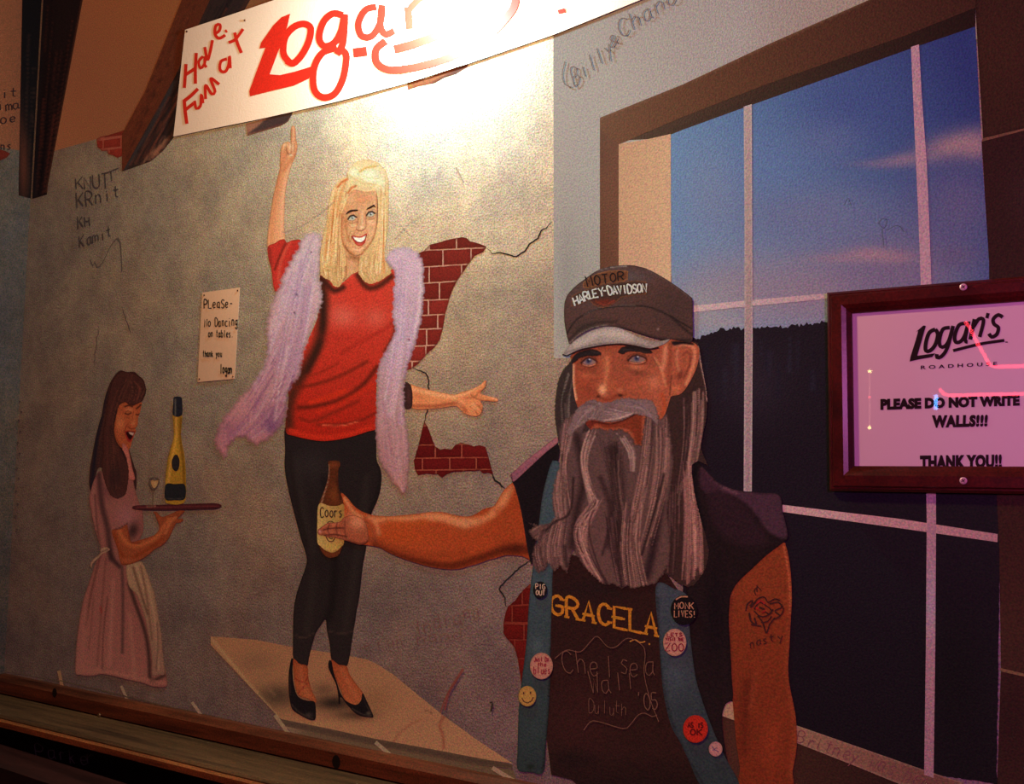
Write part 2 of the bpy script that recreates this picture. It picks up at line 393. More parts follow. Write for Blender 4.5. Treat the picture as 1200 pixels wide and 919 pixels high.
# ------------------------------------------------------------ painted ground of the mural (level 1-6)
cl = lambda y: 50.8-.0552*y                      # pixel x of the wall corner
TAN = (122, 66, 33)
c_ = thing('painted_ceiling', 'tan painted ceiling area above the grey concrete at top left', 'painted ceiling')
paint('tan_field', f'{cl(-260):.1f} -260 640 -260 640 -14 400 60 260 100 213 150 143 158 113 163 63 177 {cl(183):.1f} 183', 1, TAN,
      [G(60, 170, 250, 0, (112, 70, 46), (114, 66, 39)), B(230, 20, 90, 70, (128, 76, 40), .5), B(80, 60, 50, 90, (98, 60, 42), .5)], 5, c_, False)
paint('tan_field', f'-260 -330 {cl(-260):.1f} -260 40.9 180 0 172 -70 160 -260 132', 1, (100, 60, 40), [G(0, 0, 40, 0, (106, 62, 40), (94, 55, 38))], 5, c_, False, 'x')
c_ = thing('painted_plaster', 'smooth pale plaster painted between the concrete and the brown window', 'painted wall')
paint('plaster_field', '648 -260 1500 -260 1500 -14 1060 60 780 330 700 420 649 420', 1, (165, 150, 138),
      [G(700, 60, 900, -10, (176, 160, 148), (160, 138, 134)), B(690, 330, 60, 120, (150, 138, 126), .6), B(665, 340, 16, 90, (134, 124, 116), .45), B(690, 200, 26, 90, (168, 156, 148), .5), B(860, 40, 60, 40, (170, 150, 142), .5)], 5, c_, False)

paint('plaster_field', '1180 40 1500 -14 1500 560 1180 560', 1, (128, 92, 92), [], 12, c_, False)

# cracks

def crack(label, s, w=1.5, col=(34, 30, 30), lvl=3, **k):
    q = P(s); q = dens(np.r_[q], 3.5)[:-1] if False else np.concatenate([np.linspace(q[i], q[i+1], max(2, int(np.hypot(*(q[i+1]-q[i]))/3)), endpoint=False) for i in range(len(q)-1)]+[q[-1:]])
    q = q+RNG.uniform(-.7, .7, q.shape)
    o = stroke_mesh('painted_crack', [(q, w)], col, lvl, taper=True, **k); return tag(o, label, 'crack', None)
crack('thin dark crack painted from the tip of the upper brick hole to the plaster edge', '571 291 577 297 584 296 595 298 606 301 615 294 620 287 630 280 634 270 640 267 647 260', 1.6)
crack('hairline painted crack passing behind the pointing forearm of the blonde dancer', '483 431 490 434 499 438 502 446 502 470 501 482 497 495', 1.6)
crack('short painted crack from the lower brick hole towards the bearded man\'s arm', '576 555 580 563 586 566 591 573', 2.2)
crack('bent crack painted under the bearded man\'s outstretched upper arm', '621 657 606 668 592 681 585 690 592 701 593 712', 1.8)
crack('long faint crack running down the concrete above the waitress', '143 360 147 372 153 392', 1., (62, 50, 48))
crack('thin pale seam line painted above the wooden boarding', '0 786 80 800 200 829 330 858 460 885 600 913', 1.6, (60, 44, 34))
crack('dark rubbed scratch on the concrete at the left of the waitress', '116 382 112 410 110 430', 1., (66, 54, 52))

# brick holes: mortar bed, each brick a piece of its own, clipped to the hole
def clip(poly, quad):
    """clip a polygon with a convex quad"""
    out = [tuple(v) for v in poly]; q = [tuple(v) for v in quad]
    A_ = sum(q[i][0]*q[(i+1) % 4][1]-q[(i+1) % 4][0]*q[i][1] for i in range(4))
    if A_ < 0: q = q[::-1]
    for i in range(4):
        (ax, ay), (bx, by) = q[i], q[(i+1) % 4]; inp, out = out, []
        sd = lambda p_: (bx-ax)*(p_[1]-ay)-(by-ay)*(p_[0]-ax)
        for j in range(len(inp)):
            a, b = inp[j-1], inp[j]; sa, sb_ = sd(a), sd(b)
            if (sa >= 0) != (sb_ >= 0): t = sa/(sa-sb_); out.append((a[0]+(b[0]-a[0])*t, a[1]+(b[1]-a[1])*t))
            if sb_ >= 0: out.append(b)
        if not out: return []
    return out
def brickhole(label, outline, rows, mortar, base, plane='y', lvl=3, jit=14, edge=(60, 18, 14)):
    t = thing('painted_brick_hole', label, 'painted bricks')
    paint('mortar', outline, lvl, mortar, [ED(2.5, edge, .6)], 3, t, False, plane, rough=.3)
    hole = P(outline); k = 0
    for (y0l, y1l, y0r, y1r, xs) in rows:
        for a, b in zip(xs[:-1], xs[1:]):
            X0, X1 = hole[:, 0].min()-5, hole[:, 0].max()+5
            yt = lambda x: y0l+(y0r-y0l)*(x-X0)/(X1-X0); yb = lambda x: y1l+(y1r-y1l)*(x-X0)/(X1-X0)
            m = .8
            c = clip(hole, [(a+m, yt(a)+m), (b-m, yt(b)+m), (b-m, yb(b)-m), (a+m, yb(a)-m)])
            if len(c) < 3: continue
            c = np.array(c); ar = abs(np.dot(c[:, 0], np.roll(c[:, 1], 1))-np.dot(c[:, 1], np.roll(c[:, 0], 1)))/2
            if ar < 14: continue
            j = random.uniform(-jit, jit); col = (base[0]+j, base[1]+j*.35, base[2]+j*.3)
            try: paint('brick', list(c.ravel()), lvl+2, col, [G(0, yt(a), 0, yb(a), [v*1.08 for v in col], [v*.85 for v in col], .6), ED(2, [v*.8 for v in col], .5)], 4, t, False, plane, rough=.25)
            except Exception as e: print('brick', e)
    return t
def R(y, h, n, x0, w, off, dr): return [(y+i*h, y+(i+1)*h, y+i*h+dr, y+(i+1)*h+dr, [x0+off*(i % 2)+k*w for k in range(12)]) for i in range(n)]
brickhole('large leaf-shaped hole of red bricks painted right of the lilac boa',
  '484 300 497 294 503 287 515 284 525 281 541 278 547 279 551 283 560 285 570 289 566 295 556 300 547 312 538 325 532 335 527 348 522 366 519 384 515 398 510 406 500 415 490 426 482 432 470 436 468 400 472 330',
  [(277, 295, 272, 290, [470, 503, 535, 580]), (295, 315, 290, 308, [450, 487, 519, 552, 590]), (315, 334, 308, 327, [450, 471, 503, 541, 580]), (334, 353, 327, 349, [450, 483, 515, 545, 580]),
   (353, 371, 349, 366, [440, 469, 502, 532]), (371, 387, 366, 383, [450, 482, 513, 545]), (387, 407, 383, 401, [440, 470, 500, 530]), (407, 424, 401, 421, [450, 466, 499, 530]), (424, 440, 421, 440, [450, 483, 515])],
  (196, 138, 112), (126, 36, 28))
brickhole('jagged hole of dark red bricks painted below the pointing hand',
  '497 493 501 500 505 511 510 523 516 527 521 526 529 527 534 521 540 519 549 521 555 523 562 522 569 524 572 534 575 546 578 556 572 554 566 555 562 551 556 552 546 552 540 553 531 553 523 556 518 560 513 556 508 556 500 555 490 557 486 550 485 540 488 530 491 520 494 507',
  [(500, 522, 497, 519, [480, 512, 545]), (522, 537, 520, 536, [470, 478, 510, 541, 580]), (537, 551, 536, 550, [460, 495, 527, 558, 590]), (551, 566, 550, 565, [475, 511, 543, 590])],
  (140, 66, 50), (92, 18, 18), jit=8)
brickhole('narrow dark red brick hole painted beside the left edge of the blue vest lining',
  '621 684 616 689 610 695 604 704 595 711 592 720 590 731 590 742 594 748 601 756 605 765 607 775 609 788 611 803 615 792 622 760 628 720 628 690',
  [(690, 710, 688, 708, [580, 612, 640]), (710, 729, 709, 730, [570, 600, 640]), (731, 750, 732, 750, [580, 614, 640]), (750, 772, 750, 772, [570, 603, 640]), (772, 800, 772, 800, [590, 616, 640])],
  (112, 44, 34), (88, 18, 16), jit=6)
brickhole('small patch of broken red bricks painted beside the middle beam',
  '113 163 118 160 126 159 132 157 147 152 156 160 147 172 143 183 138 185 132 182 127 181 125 177 119 177 114 172',
  [(150, 163, 144, 157, [100, 122, 160]), (165, 176, 159, 170, [90, 121, 142, 170]), (177, 188, 171, 182, [100, 128, 160])], (120, 60, 46), (104, 34, 24), jit=8)
brickhole('cut-off sliver of red brick painted on the left wall', '-12 172 0 175 6 177 12 180 8 185 0 188 -12 190', [(165, 195, 170, 195, [-30, 30])], (90, 40, 30), (88, 28, 18), 'x')

# beams
BK = dict(step=3, sm=False)
t = thing('painted_beam', 'nearly black wooden beam painted over the wall corner at far left', 'painted beam')
dk = (12, 8, 9); br = (62, 32, 20)
stre = lambda x0, x1, x2, x3, n, cols, a, s, y0=0, y1=228: [HR(f'{x0} {y0-14} {x1} {y1}', f'{x2} {y0-14} {x3} {y1}', n, 1.6, cols, a, .8, 1., seed=s)]
paint('beam_face', f'31 -260 {cl(-260):.1f} -260 {cl(233):.1f} 233 22 229 22 217', 7, dk, stre(26, 22, 51, 38, 16, [(36, 22, 18), (10, 8, 10)], .8, 1)+[B(28, 195, 6, 50, (70, 34, 22), .9), B(25, 170, 3, 60, (60, 30, 22), .6)], 3, t, False, 'x')
paint('beam_face', f'{cl(-260):.1f} -260 145 -260 97 0 56 218 55 228 {cl(233):.1f} 233', 7, (18, 10, 10), stre(51, 38, 98, 56, 44, [(54, 22, 16), (10, 6, 8), (36, 16, 13), (8, 5, 6), (14, 8, 9)], .9, 2)+[S('97 0 55 225', 3, (66, 34, 22), .7), S('50 0 40 230', 5, (16, 12, 14), .9)], 2.4, t, False)
t = thing('painted_beam', 'brown wooden beam with dark side painted behind the banner corner', 'painted beam')
paint('beam_face', '322 -260 366 -260 232 30 205 90 172 150 145 199 143 200 143 157 170 107 213 0', 6, (74, 34, 20), [HR('213 -10 144 170', '240 -10 150 190', 20, 1.6, [(88, 42, 24), (46, 22, 16), (80, 38, 24)], .6, seed=4)], 2.6, t, False)
paint('beam_side', '366 -260 420 -260 293 0 260 60 220 130 203 162 190 178 177 189 143 201 172 150 205 90 232 28', 6, (40, 27, 24),
      [HR('250 -10 150 196', '292 0 196 170', 40, 2.2, [(78, 36, 24), (26, 20, 20), (90, 46, 32), (20, 15, 16)], .8, seed=5), HR('200 150 165 192', '203 162 180 188', 12, 2.5, [(140, 92, 66), (120, 76, 56)], .8, seed=6), S('146 198 176 150 204 96', 4, (44, 42, 42), .7)], 2.4, t, False)
t = thing('painted_beam', 'short brown beam stub painted just above the raised finger', 'painted beam')
paint('beam_end', '288 145 316 138 345 128 338 142 330 147 290 159', 6, (150, 96, 70), [FL('316 137 344 130 337 142 329 147 292 157 302 148', (74, 52, 46), 1, 1), S('290 158 330 146', 1.6, (100, 50, 40), .8)], 2, t, False)
t = thing('painted_beam', 'thin beam end painted under the glare below the lettering', 'painted beam')
paint('beam_end', '477 96 500 92 520 84 550 73 547 79 533 87 520 91 510 97 490 101 478 105', 6, (232, 150, 100), [FL('505 97 540 79 550 74 533 88 512 96', (150, 84, 60), 1, 1), S('478 96 484 104', 2, (250, 220, 90), .8), S('480 103 508 96', 1.5, (214, 100, 80), .7)], 1.6, t, False)

# painted floor dashes along the ledge
for k, s in enumerate(['69 786 73 806', '142 804 149 820', '225 823 237 840', '322 838 341 864', '440 870 462 889', '577 900 605 917']):
    q = P(s); o = stroke_mesh('painted_dash', [(q, [4, 3.4, 3.6, 4.5, 4.6, 5][k])], [(120, 84, 60), (158, 126, 106), (160, 130, 112), (170, 142, 116), (175, 150, 128), (168, 136, 120)][k], 4)
    tag(o, ['faint short white dash painted at the far left just above the boarding', 'white dash painted left of the waitress hem above the boarding' if 0 else 'white painted dash below the waitress skirt above the boarding', 'white dash painted between the waitress and the slab',
        'white dash painted under the left tip of the slab', 'white dash painted under the middle of the slab', 'white dash painted under the right tip of the slab'][k], 'painted mark', 'white dashes painted above the boarding')

# slab under the dancer
t = thing('painted_table', 'cream tilted table top painted under the dancer\'s high heels', 'painted table')
paint('tabletop', '247 746 300 750 345 759 400 767 430 773 441 778 460 790 500 823 520 839 560 868 601 895 560 889 500 877 440 866 380 853 330 843 326 840 290 802 247 756', 3, (178, 128, 92),
      [G(250, 750, 590, 895, (162, 114, 82), (186, 136, 106)), B(300, 775, 26, 14, (134, 98, 76), .6), B(325, 816, 20, 12, (58, 44, 38), .95), B(322, 818, 34, 20, (110, 84, 66), .6), B(392, 824, 28, 10, (50, 38, 34), .95), B(415, 838, 26, 7, (74, 56, 46), .8),
       B(380, 808, 15, 9, (96, 70, 56), .6), B(440, 820, 24, 18, (148, 106, 74), .6), S('247 748 326 842', 3, (192, 156, 116), .7), S('322 815 300 790', 3, (150, 112, 86), .5), B(350, 850, 40, 5, (186, 146, 108), .6),
       S('458 876 466 862 480 850 494 843', 2, (150, 84, 66), .5), S('520 877 519 862 515 850 522 838', 2.4, (140, 62, 54), .7), S('497 832 506 836', 1.2, (110, 80, 60), .8)], 2.4, t, False)
paint('table_edge', '328 843 380 853 440 866 500 877 600 896 601 901 560 897 500 885 440 874 380 861 334 851', 3, (66, 50, 42), [ED(2, (90, 70, 56), .4)], 3, t, False)
paint('table_apron', '334 851 380 861 440 874 500 885 560 897 601 902 606 915 560 909 460 888 345 862', 2, (96, 78, 62), [G(340, 855, 345, 866, (104, 84, 68), (84, 66, 52))], 4, t, False)
RAW[0] = 1
# ------------------------------------------------------------ painted window with its view
t = thing('painted_window', 'tall painted window with white glazing bars, blue evening sky and dark hills', 'painted window')
BRW = (92, 55, 37)
paint('frame_side', '703 139 725 150 725 330 703 330', 2, (100, 58, 42), [G(703, 0, 725, 0, (94, 55, 39), (104, 62, 46)), B(712, 230, 20, 60, (112, 69, 51), .5)], 4, t, False)
paint('frame_head', '703 138 800 99 900 52 1018 0 1143 -55 1215 -86 1215 -14 1143 9 1060 42 900 98 800 137 737 164 725 169 703 152', 3, BRW,
      [G(703, 150, 1143, 0, (106, 65, 43), (56, 25, 22)), S('703 138 800 98 1018 -1', 2, (124, 84, 64), .5)], 4, t, False)
paint('frame_soffit', '737 164 800 137 900 98 1060 42 1143 9 1143 31 1070 56 872 126 800 152 785 158 760 163', 3, (66, 42, 32), [G(737, 160, 1143, 10, (74, 50, 38), (34, 16, 16)), S('790 152 880 118 1000 74', 3, (50, 34, 28), .5)], 4, t, False)
paint('reveal', '725 169 760 163 786 157 786 340 725 340', 3, (212, 158, 120), [G(725, 170, 786, 175, (190, 141, 106), (200, 152, 116)), B(745, 300, 30, 40, (186, 136, 108), .5)], 4, t, False)
paint('sky', '786 157 800 152 872 126 1070 56 1143 31 1147 110 1152 200 1159 306 1160 420 800 420 787 330', 2, (96, 104, 140),
      [G(800, 200, 1130, 70, (100, 126, 158), (44, 44, 92)), B(835, 225, 50, 70, (114, 122, 148), .85), B(860, 345, 100, 56, (134, 116, 128), .95), B(960, 345, 120, 62, (134, 106, 120), .95), B(1060, 320, 100, 66, (112, 84, 110), .9), B(950, 250, 120, 46, (104, 98, 128), .8), B(1125, 240, 60, 60, (90, 72, 106), .85), B(820, 368, 50, 40, (144, 130, 134), .9), B(900, 190, 60, 44, (92, 106, 144), .6), B(1000, 125, 70, 50, (62, 68, 118), .6), B(972, 165, 50, 30, (96, 96, 132), .5),
       B(1118, 170, 46, 17, (142, 96, 108), .95, -14), B(1144, 172, 22, 18, (148, 98, 108), .8), B(1060, 187, 36, 8, (132, 96, 114), .85, -8), B(1035, 192, 44, 5, (112, 90, 118), .7),
       B(1020, 298, 34, 9, (148, 104, 116), .9), B(985, 303, 44, 6, (138, 102, 118), .8), B(1050, 302, 28, 8, (142, 98, 112), .7), B(1120, 300, 30, 14, (92, 70, 100), .7), B(850, 378, 30, 5, (154, 128, 130), .5)], 3.2, t, False)
hz = 396; hp = []
xs = np.arange(809, 1176, 2.2); r_ = random.Random(5)
for x in xs: hp += [x, np.interp(x, [809, 816, 840, 855, 870, 890, 920, 950, 967, 1060, 1176], [396, 396, 391, 386, 385, 386, 384, 382, 377, 368, 362])+1.2*sin(x*.37)+1.3*sin(x*.13+2)+r_.uniform(-2.2, 1.2)-1]
paint('hills', ' '.join('%.1f' % v for v in hp)+' 1172 640 1168 905 1169 919 1095 908 934 852 850 822 800 700 806 400', 3, (32, 21, 30),
      [G(0, 385, 0, 640, (42, 29, 37), (25, 15, 22)), G(0, 640, 0, 905, (25, 15, 22), (19, 10, 14), .8), B(880, 450, 50, 50, (42, 29, 38), .7), B(1120, 800, 40, 90, (18, 10, 13), .7), HR('815 398 812 470', '1160 370 1160 450', 60, 4, [(42, 38, 54), (24, 20, 34)], .4, seed=9)], 4, t, False, rough=.5)
WB = (190, 148, 146)
paint('glazing_bar', '871.5 125 881 122 881.5 260 882 400 881 576 871.5 576 872.5 400 872.5 260', 5, WB, [G(0, 125, 0, 576, (200, 164, 156), (164, 118, 120)), ED(1.5, (226, 196, 192), .4)], 2.5, t, False)
paint('glazing_bar', '1067.5 55 1077 52 1080 110 1086 190 1089 260 1091.5 330 1096 480 1097 612 1096 760 1094 912 1083 908 1085 760 1086 612 1084 480 1079 330 1076 250 1072 160', 5, WB,
      [G(0, 55, 0, 330, (168, 118, 134), (164, 112, 128)), G(0, 330, 0, 900, (164, 110, 124), (124, 70, 82), .9), B(1091, 700, 8, 50, (140, 108, 130), .6)], 2.5, t, False)
paint('glazing_bar', '811 358.5 872 352.5 967 344 1090 333 1090 340 967 350.5 882 358.5 811 366', 4, WB, [G(811, 0, 967, 0, (192, 154, 150), (170, 124, 130))], 2.5, t, False)
paint('glazing_bar', '917 591.7 985 600 1057 608.5 1169 626 1169 635.5 1057 619.5 985 609.5 917 600', 4, (178, 124, 130), [G(917, 0, 1169, 0, (176, 120, 120), (150, 90, 100))], 2.5, t, False)
DKB = (48, 20, 18)
paint('frame_side', '1143 -55 1250 -100 1250 141 1200 150.5 1152 162 1149 110 1143 9', 4, (50, 22, 20), [B(1170, 60, 50, 60, (58, 26, 22), .6), ED(3, (34, 14, 14), .5)], 4, t, False)
paint('frame_side', '1150.5 166 1200 153 1250 143 1250 799 1200 790 1173 784 1171 640 1160 420 1159 306', 4, DKB, [G(0, 166, 0, 780, (44, 18, 20), (50, 22, 20)), B(1185, 720, 30, 60, (56, 26, 22), .6), B(1195, 230, 20, 40, (50, 24, 26), .6)], 4, t, False)
paint('frame_side', '1173 787 1200 793 1250 802 1250 990 1168 990 1169 905', 4, (44, 18, 18), [B(1185, 850, 30, 60, (36, 14, 16), .6)], 4, t, False)
paint('frame_joint', '1152 162 1200 150.5 1250 141 1250 143 1200 153 1150.5 166', 5, (98, 52, 44), [], 3, t, False)
paint('frame_joint', '1172 783 1200 789.5 1250 799 1250 802 1200 793 1173 787', 5, (96, 54, 42), [], 3, t, False)
paint('wall_under_sill', '840 815 934 868 1060 919 1120 925 1169 918 1168 990 650 960 700 925 830 919', 2, (44, 20, 18), [G(850, 0, 1150, 0, (58, 28, 22), (30, 12, 14)), B(860, 880, 30, 40, (66, 30, 24), .6)], 4, t, False)
sl = paint('sill', '845 818 857 822 934 850.5 1010 877 1090 905 1130 918 1100 926 1054 919 1000 897 934 871 843 838', 5, (166, 108, 98), [G(850, 0, 1090, 0, (190, 124, 96), (116, 58, 56), .9), B(850, 828, 8, 12, (210, 156, 122), .7), ED(1.6, (190, 134, 120), .35)], 2.5, t, False)
stroke_mesh('handwriting', letters('Britney was her', '938 858 1096 908 1085 925 934 870', 1.1, .3, seed=8), (96, 46, 48), 7, sl)

RAW[0] = 0
# ------------------------------------------------------------ blonde dancer
SK = (222, 150, 100)
d = thing('painted_dancer', 'painted blonde woman in red jumper pointing both hands, dancing on the slab', 'painted person')
paint('raised_arm', '343 147 345.5 149 346.6 156 347 164 348.5 168 348.3 175 346 184 342.5 192 340 200 337 212 334.5 226 333.5 245 333 265 333.5 284 324 292 314 290 314 275 316.5 255 320.5 230 325 210 328 198 328.5 188 329.5 175 332 168 337 166 341 166 341 158 341.3 150',
      5, SK, [S('318 285 320 250 328 205 334 180', 6, (206, 128, 82), .8), S('331 280 331 240 337 205 341 192', 5, (232, 168, 122), .8), S('333 200 339 190 345 182', 4, (200, 120, 76), .7), S('335 172 337 180 341 182', 1.5, (120, 66, 44), .7), S('341 166 341 181', 1.2, (140, 76, 50), .8), S('345 168 345 178', 1., (150, 84, 56), .7),
       B(340, 172, 1.6, 6, (246, 206, 160), .8), B(343.5, 172, 1.3, 6, (246, 206, 160), .7), B(334, 170, 3, 3, (244, 200, 150), .6), B(341, 182, 2.2, 1.6, (255, 226, 180), .8), S('343.5 149 344 163', 2, (240, 178, 132), .7), S('342 152 342 163', 1., (190, 110, 76), .6), S('330 190 328 200 324 220', 1.8, (190, 112, 70), .6), ED(1.2, (150, 84, 54), .5)], 1.3, d)
paint('forearm', '480 451 490 453.5 510 458.5 532 462.5 541 459.5 550 457 558 453.5 563.5 450.5 568 445.8 570 446.5 568.5 453.5 563 460.5 571 464 582 466.3 583.8 468.6 581 471 564 469.8 566 476 564 484 560 487.5 555 488 544 484.5 535 476.5 522 477.5 510 479 484 479 478 465',
      6, (212, 128, 80), [S('482 456 510 462 533 466', 5, (232, 160, 108), .9), S('484 476 510 476 536 473 546 482', 4, (150, 74, 46), .8), S('533 463 545 462 566 449', 3, (236, 164, 112), .8), S('564 461 582 468', 2.4, (240, 168, 120), .8), S('552 463 560 468 582 470.4', 1.4, (150, 78, 50), .8), S('545 466 556 466 562 458', 1.6, (160, 84, 54), .7), S('556 473 562 476 564 481', 1.4, (140, 70, 46), .8), S('551 477 557 481 560 486', 1.4, (140, 70, 46), .8),
       B(555, 474, 4, 2, (238, 170, 120), .7), B(556, 479, 4, 2, (238, 170, 120), .6), B(540, 472, 5, 6, (224, 146, 98), .7), B(490, 465, 9, 8, (196, 112, 68), .5), ED(1.2, (140, 70, 44), .5)], 1.5, d)
paint('cuff', '473.5 449.5 480.5 450.5 483 458 483.5 468 482 478 473 476.5', 7, (54, 30, 28), [B(479, 464, 2.5, 12, (84, 46, 42), .7)], 1.8, d)
paint('trousers', '335 500 355 510 400 512 441 500 441 520 441.5 539 446 550 447 562 445.5 575 441.5 588 435 603 432.5 620 429 642 425 665 421 700 418 715 416.5 726 412.5 750 410.5 764 406.5 780.5 397 779 388.5 773 386.5 756 383 738 381.5 726 376 733 370.5 741 366 755 362 772 360 780.8 351 778 343.8 772 343.3 752 343.8 720 346.5 700 352 682 357 668 359.5 657 357.5 646 352.6 631 348 614 343.5 597 337 570 333.5 548 334 528',
      5, (32, 24, 24), [S('348 540 356 600 368 660 360 740', 9, (38, 30, 28), .8), S('430 560 420 640 404 740', 8, (40, 32, 30), .7), S('380 560 392 640 390 700 384 726', 9, (22, 16, 16), .8), S('340 530 346 580 360 640', 4, (28, 20, 18), .7), S('441 520 446 560 432 605', 4, (24, 18, 18), .8), B(372, 660, 14, 14, (30, 22, 22), .6), S('346 745 356 748 368 742', 1.5, (60, 44, 36), .7), S('386 740 400 743 414 740', 1.5, (58, 44, 38), .6), B(365, 545, 26, 24, (44, 36, 36), .6), ED(1.6, (18, 12, 12), .4)], 2.6, d)
ft = [G(0, 775, 0, 825, (190, 92, 56), (204, 112, 72)), ED(1.3, (130, 56, 36), .5)]
paint('foot', '343.5 772 351 778 360 781 361.5 795 365 808 370 819 369.5 824 360 819 350 815 346 804 344 788', 6, (196, 100, 64), ft+[S('352 782 354 800 362 816', 5, (216, 124, 84), .6), S('346 795 356 800 366 788 374 796', 1, (150, 40, 40), .8), S('350 812 362 800 372 806', 1, (150, 40, 40), .7)], 1.6, d)
paint('foot', '388 773.5 397 779 406 781 409.5 790 417 801 425.5 813 424 822 417 827 406 824 399 808 392 791', 6, (196, 100, 64), ft+[S('400 784 408 800 417 816', 5, (216, 124, 84), .6)], 1.6, d)
paint('high_heel_shoe', '341.5 771.5 343.5 772 342.8 785 344 800 347.5 813.5 353 819 361 821.5 369 823.5 370 841 367 844.2 360 842.5 350 837 342.5 831 339.5 820 338.2 806.7 338.4 788', 8, (20, 14, 16), [S('342 826 352 836 366 842', 1.4, (60, 44, 40), .7), B(362, 838, 5, 3, (60, 50, 46), .7), S('340 790 340 815', 1, (54, 34, 30), .6)], 1.6, d)
paint('high_heel_shoe', '386.5 773.5 388.6 775 391 788 395 800 399 812 404 820 411 824.5 418 826 423 821 424.8 812.5 429 820 437.5 839 435 840.8 425 839.5 416.7 836 407 826 401 818 398.6 817 398.5 825 396.8 825 396.3 815 394 803 389 792 385 783 384.8 777', 8, (20, 14, 16), [S('412 830 424 837 435 839', 1.2, (60, 46, 42), .7), B(432, 836, 3, 2, (90, 72, 60), .8), S('424 815 434 836', 1, (50, 38, 34), .6)], 1.4, d)
paint('jumper', '376 322 390 330 398 333 405 328.5 412 322 420 317.5 424 324 432 331 446 328 462 315 463 340 464 372 463 395 452 415 444 430 441.5 445 441 470 442 500 430 506 415 511 398 515 379 517 362 515 345 511 335.5 507 335 490 338 470 338 450 346 430 360 400 372 372 374 345', 7, (178, 46, 28),
      [G(0, 320, 0, 515, (206, 62, 44), (154, 30, 18)), B(402, 370, 20, 16, (206, 92, 72), .8), B(440, 372, 16, 14, (204, 88, 68), .7), B(420, 345, 26, 18, (200, 54, 38), .6), S('378 330 379 360 374 400 356 436 340 470 338 500', 12, (66, 30, 20), .95), S('378 345 377 395 360 436', 6, (44, 24, 18), .7),
       S('419 322 426 333 434 338 446 334 459 324', 6, (74, 30, 20), .95), S('376 326 384 334 392 341 402 337', 6, (64, 28, 20), .95), S('400 414 420 402 452 385 462 376', 5, (150, 34, 24), .5), S('463 380 460 395 450 412', 3, (96, 36, 24), .8),
       S('350 478 370 476 400 468 424 452 442 430', 5, (88, 26, 16), .9), S('345 455 372 450 400 440 430 424', 4, (104, 30, 18), .75), S('360 440 372 438 396 426', 3, (120, 34, 20), .6), S('352 490 366 494 390 484 420 470', 4, (110, 30, 18), .7), S('372 498 400 497 424 492 440 484', 3, (100, 28, 18), .7), S('364 472 384 466 404 458', 5, (190, 44, 22), .8), S('372 482 396 474 436 452', 5, (184, 40, 22), .7),
       S('378 498.5 400 499 420 494', 1.4, (214, 90, 60), .8), S('340 504 362 511 398 511 438 500', 5, (186, 42, 24), .8), S('405 328 412 322 420 317.5', 2, (214, 84, 66), .7), B(400, 395, 26, 8, (170, 42, 30), .5)], 2., d)
paint('sleeve', '314 289 322 285 328.5 281 333.5 280.5 336 284.5 340 282.5 346 281 353 282 352 292 345 305 337 325 331 338 324 342.5 320.5 336 318 316 314.5 302', 6, (186, 48, 36), [S('334 286 328 300 322 316', 2.4, (110, 34, 24), .9), S('340 284 330 304 326 330', 3, (206, 78, 56), .8), S('316 292 318 312', 3, (130, 40, 30), .8), S('346 290 338 312', 3, (170, 40, 34), .7), ED(1.2, (110, 30, 22), .5)], 1.7, d)
# the lilac boa
LI = (196, 148, 150)
furc = [(204, 172, 190), (150, 112, 146), (190, 156, 178), (214, 186, 196), (164, 126, 162)]
boa = paint('fur_boa', '379 276 375.5 273 368 272 361 273.5 353 280 346 294.5 336 311 330 326 325 338.5 319 350 314.5 362 312 380 311.5 395 312 416 309 426 304 436 295.5 447 287 458 278 468.5 270 478 263 487 257 496 252.5 505 250.5 514 252 521 256 529 262 541 265.5 537 267 528 271 520 282.5 513 292 518 302 521.5 313 517 322 511 331.5 498 336 487 338 472 338.5 462 342 454 348 447 351.5 440 354 428 358 411 366 389 373 370 378 353 377.5 335 375 319 376 299', 8, LI,
      [G(365, 280, 270, 520, (214, 178, 184), (156, 104, 118)), B(360, 300, 20, 26, (204, 176, 186), .7), B(345, 350, 18, 20, (182, 148, 174), .7), B(335, 420, 18, 26, (160, 122, 156), .7), B(320, 490, 18, 20, (130, 88, 122), .8), B(270, 505, 16, 14, (130, 86, 110), .8), S('376 290 375 330 376 352 366 384 354 420', 3, (222, 190, 198), .7),
       HR('374 276 330 400 300 460', '356 280 318 380 296 450', 50, 1.6, furc, .6, seed=11), HR('376 290 358 400 336 470', '350 300 330 400 318 470', 60, 1.6, furc, .6, seed=12),
       HR('320 420 285 470 256 510', '345 440 330 490 300 515', 70, 1.5, [(176, 136, 152), (120, 76, 112), (164, 124, 146), (140, 94, 130)], .7, seed=13), HR('258 500 264 538', '300 500 270 515', 26, 1.5, [(176, 128, 142), (130, 80, 112), (150, 100, 126)], .7, seed=14),
       S('336 455 326 470 322 492', 3, (178, 142, 160), .7), S('318 455 300 490', 3, (170, 132, 150), .6), B(318, 500, 8, 9, (104, 66, 108), .8), S('347 345 348 346', 1.5, (60, 40, 60), .9), S('344.5 366 345.5 367', 1.5, (60, 40, 60), .9), S('364 295 365 295.5', 1.3, (90, 50, 80), .9), ED(5, None, .85)], 1.9, d, rough=1.8, tint=(1.05, 1.02, .95))
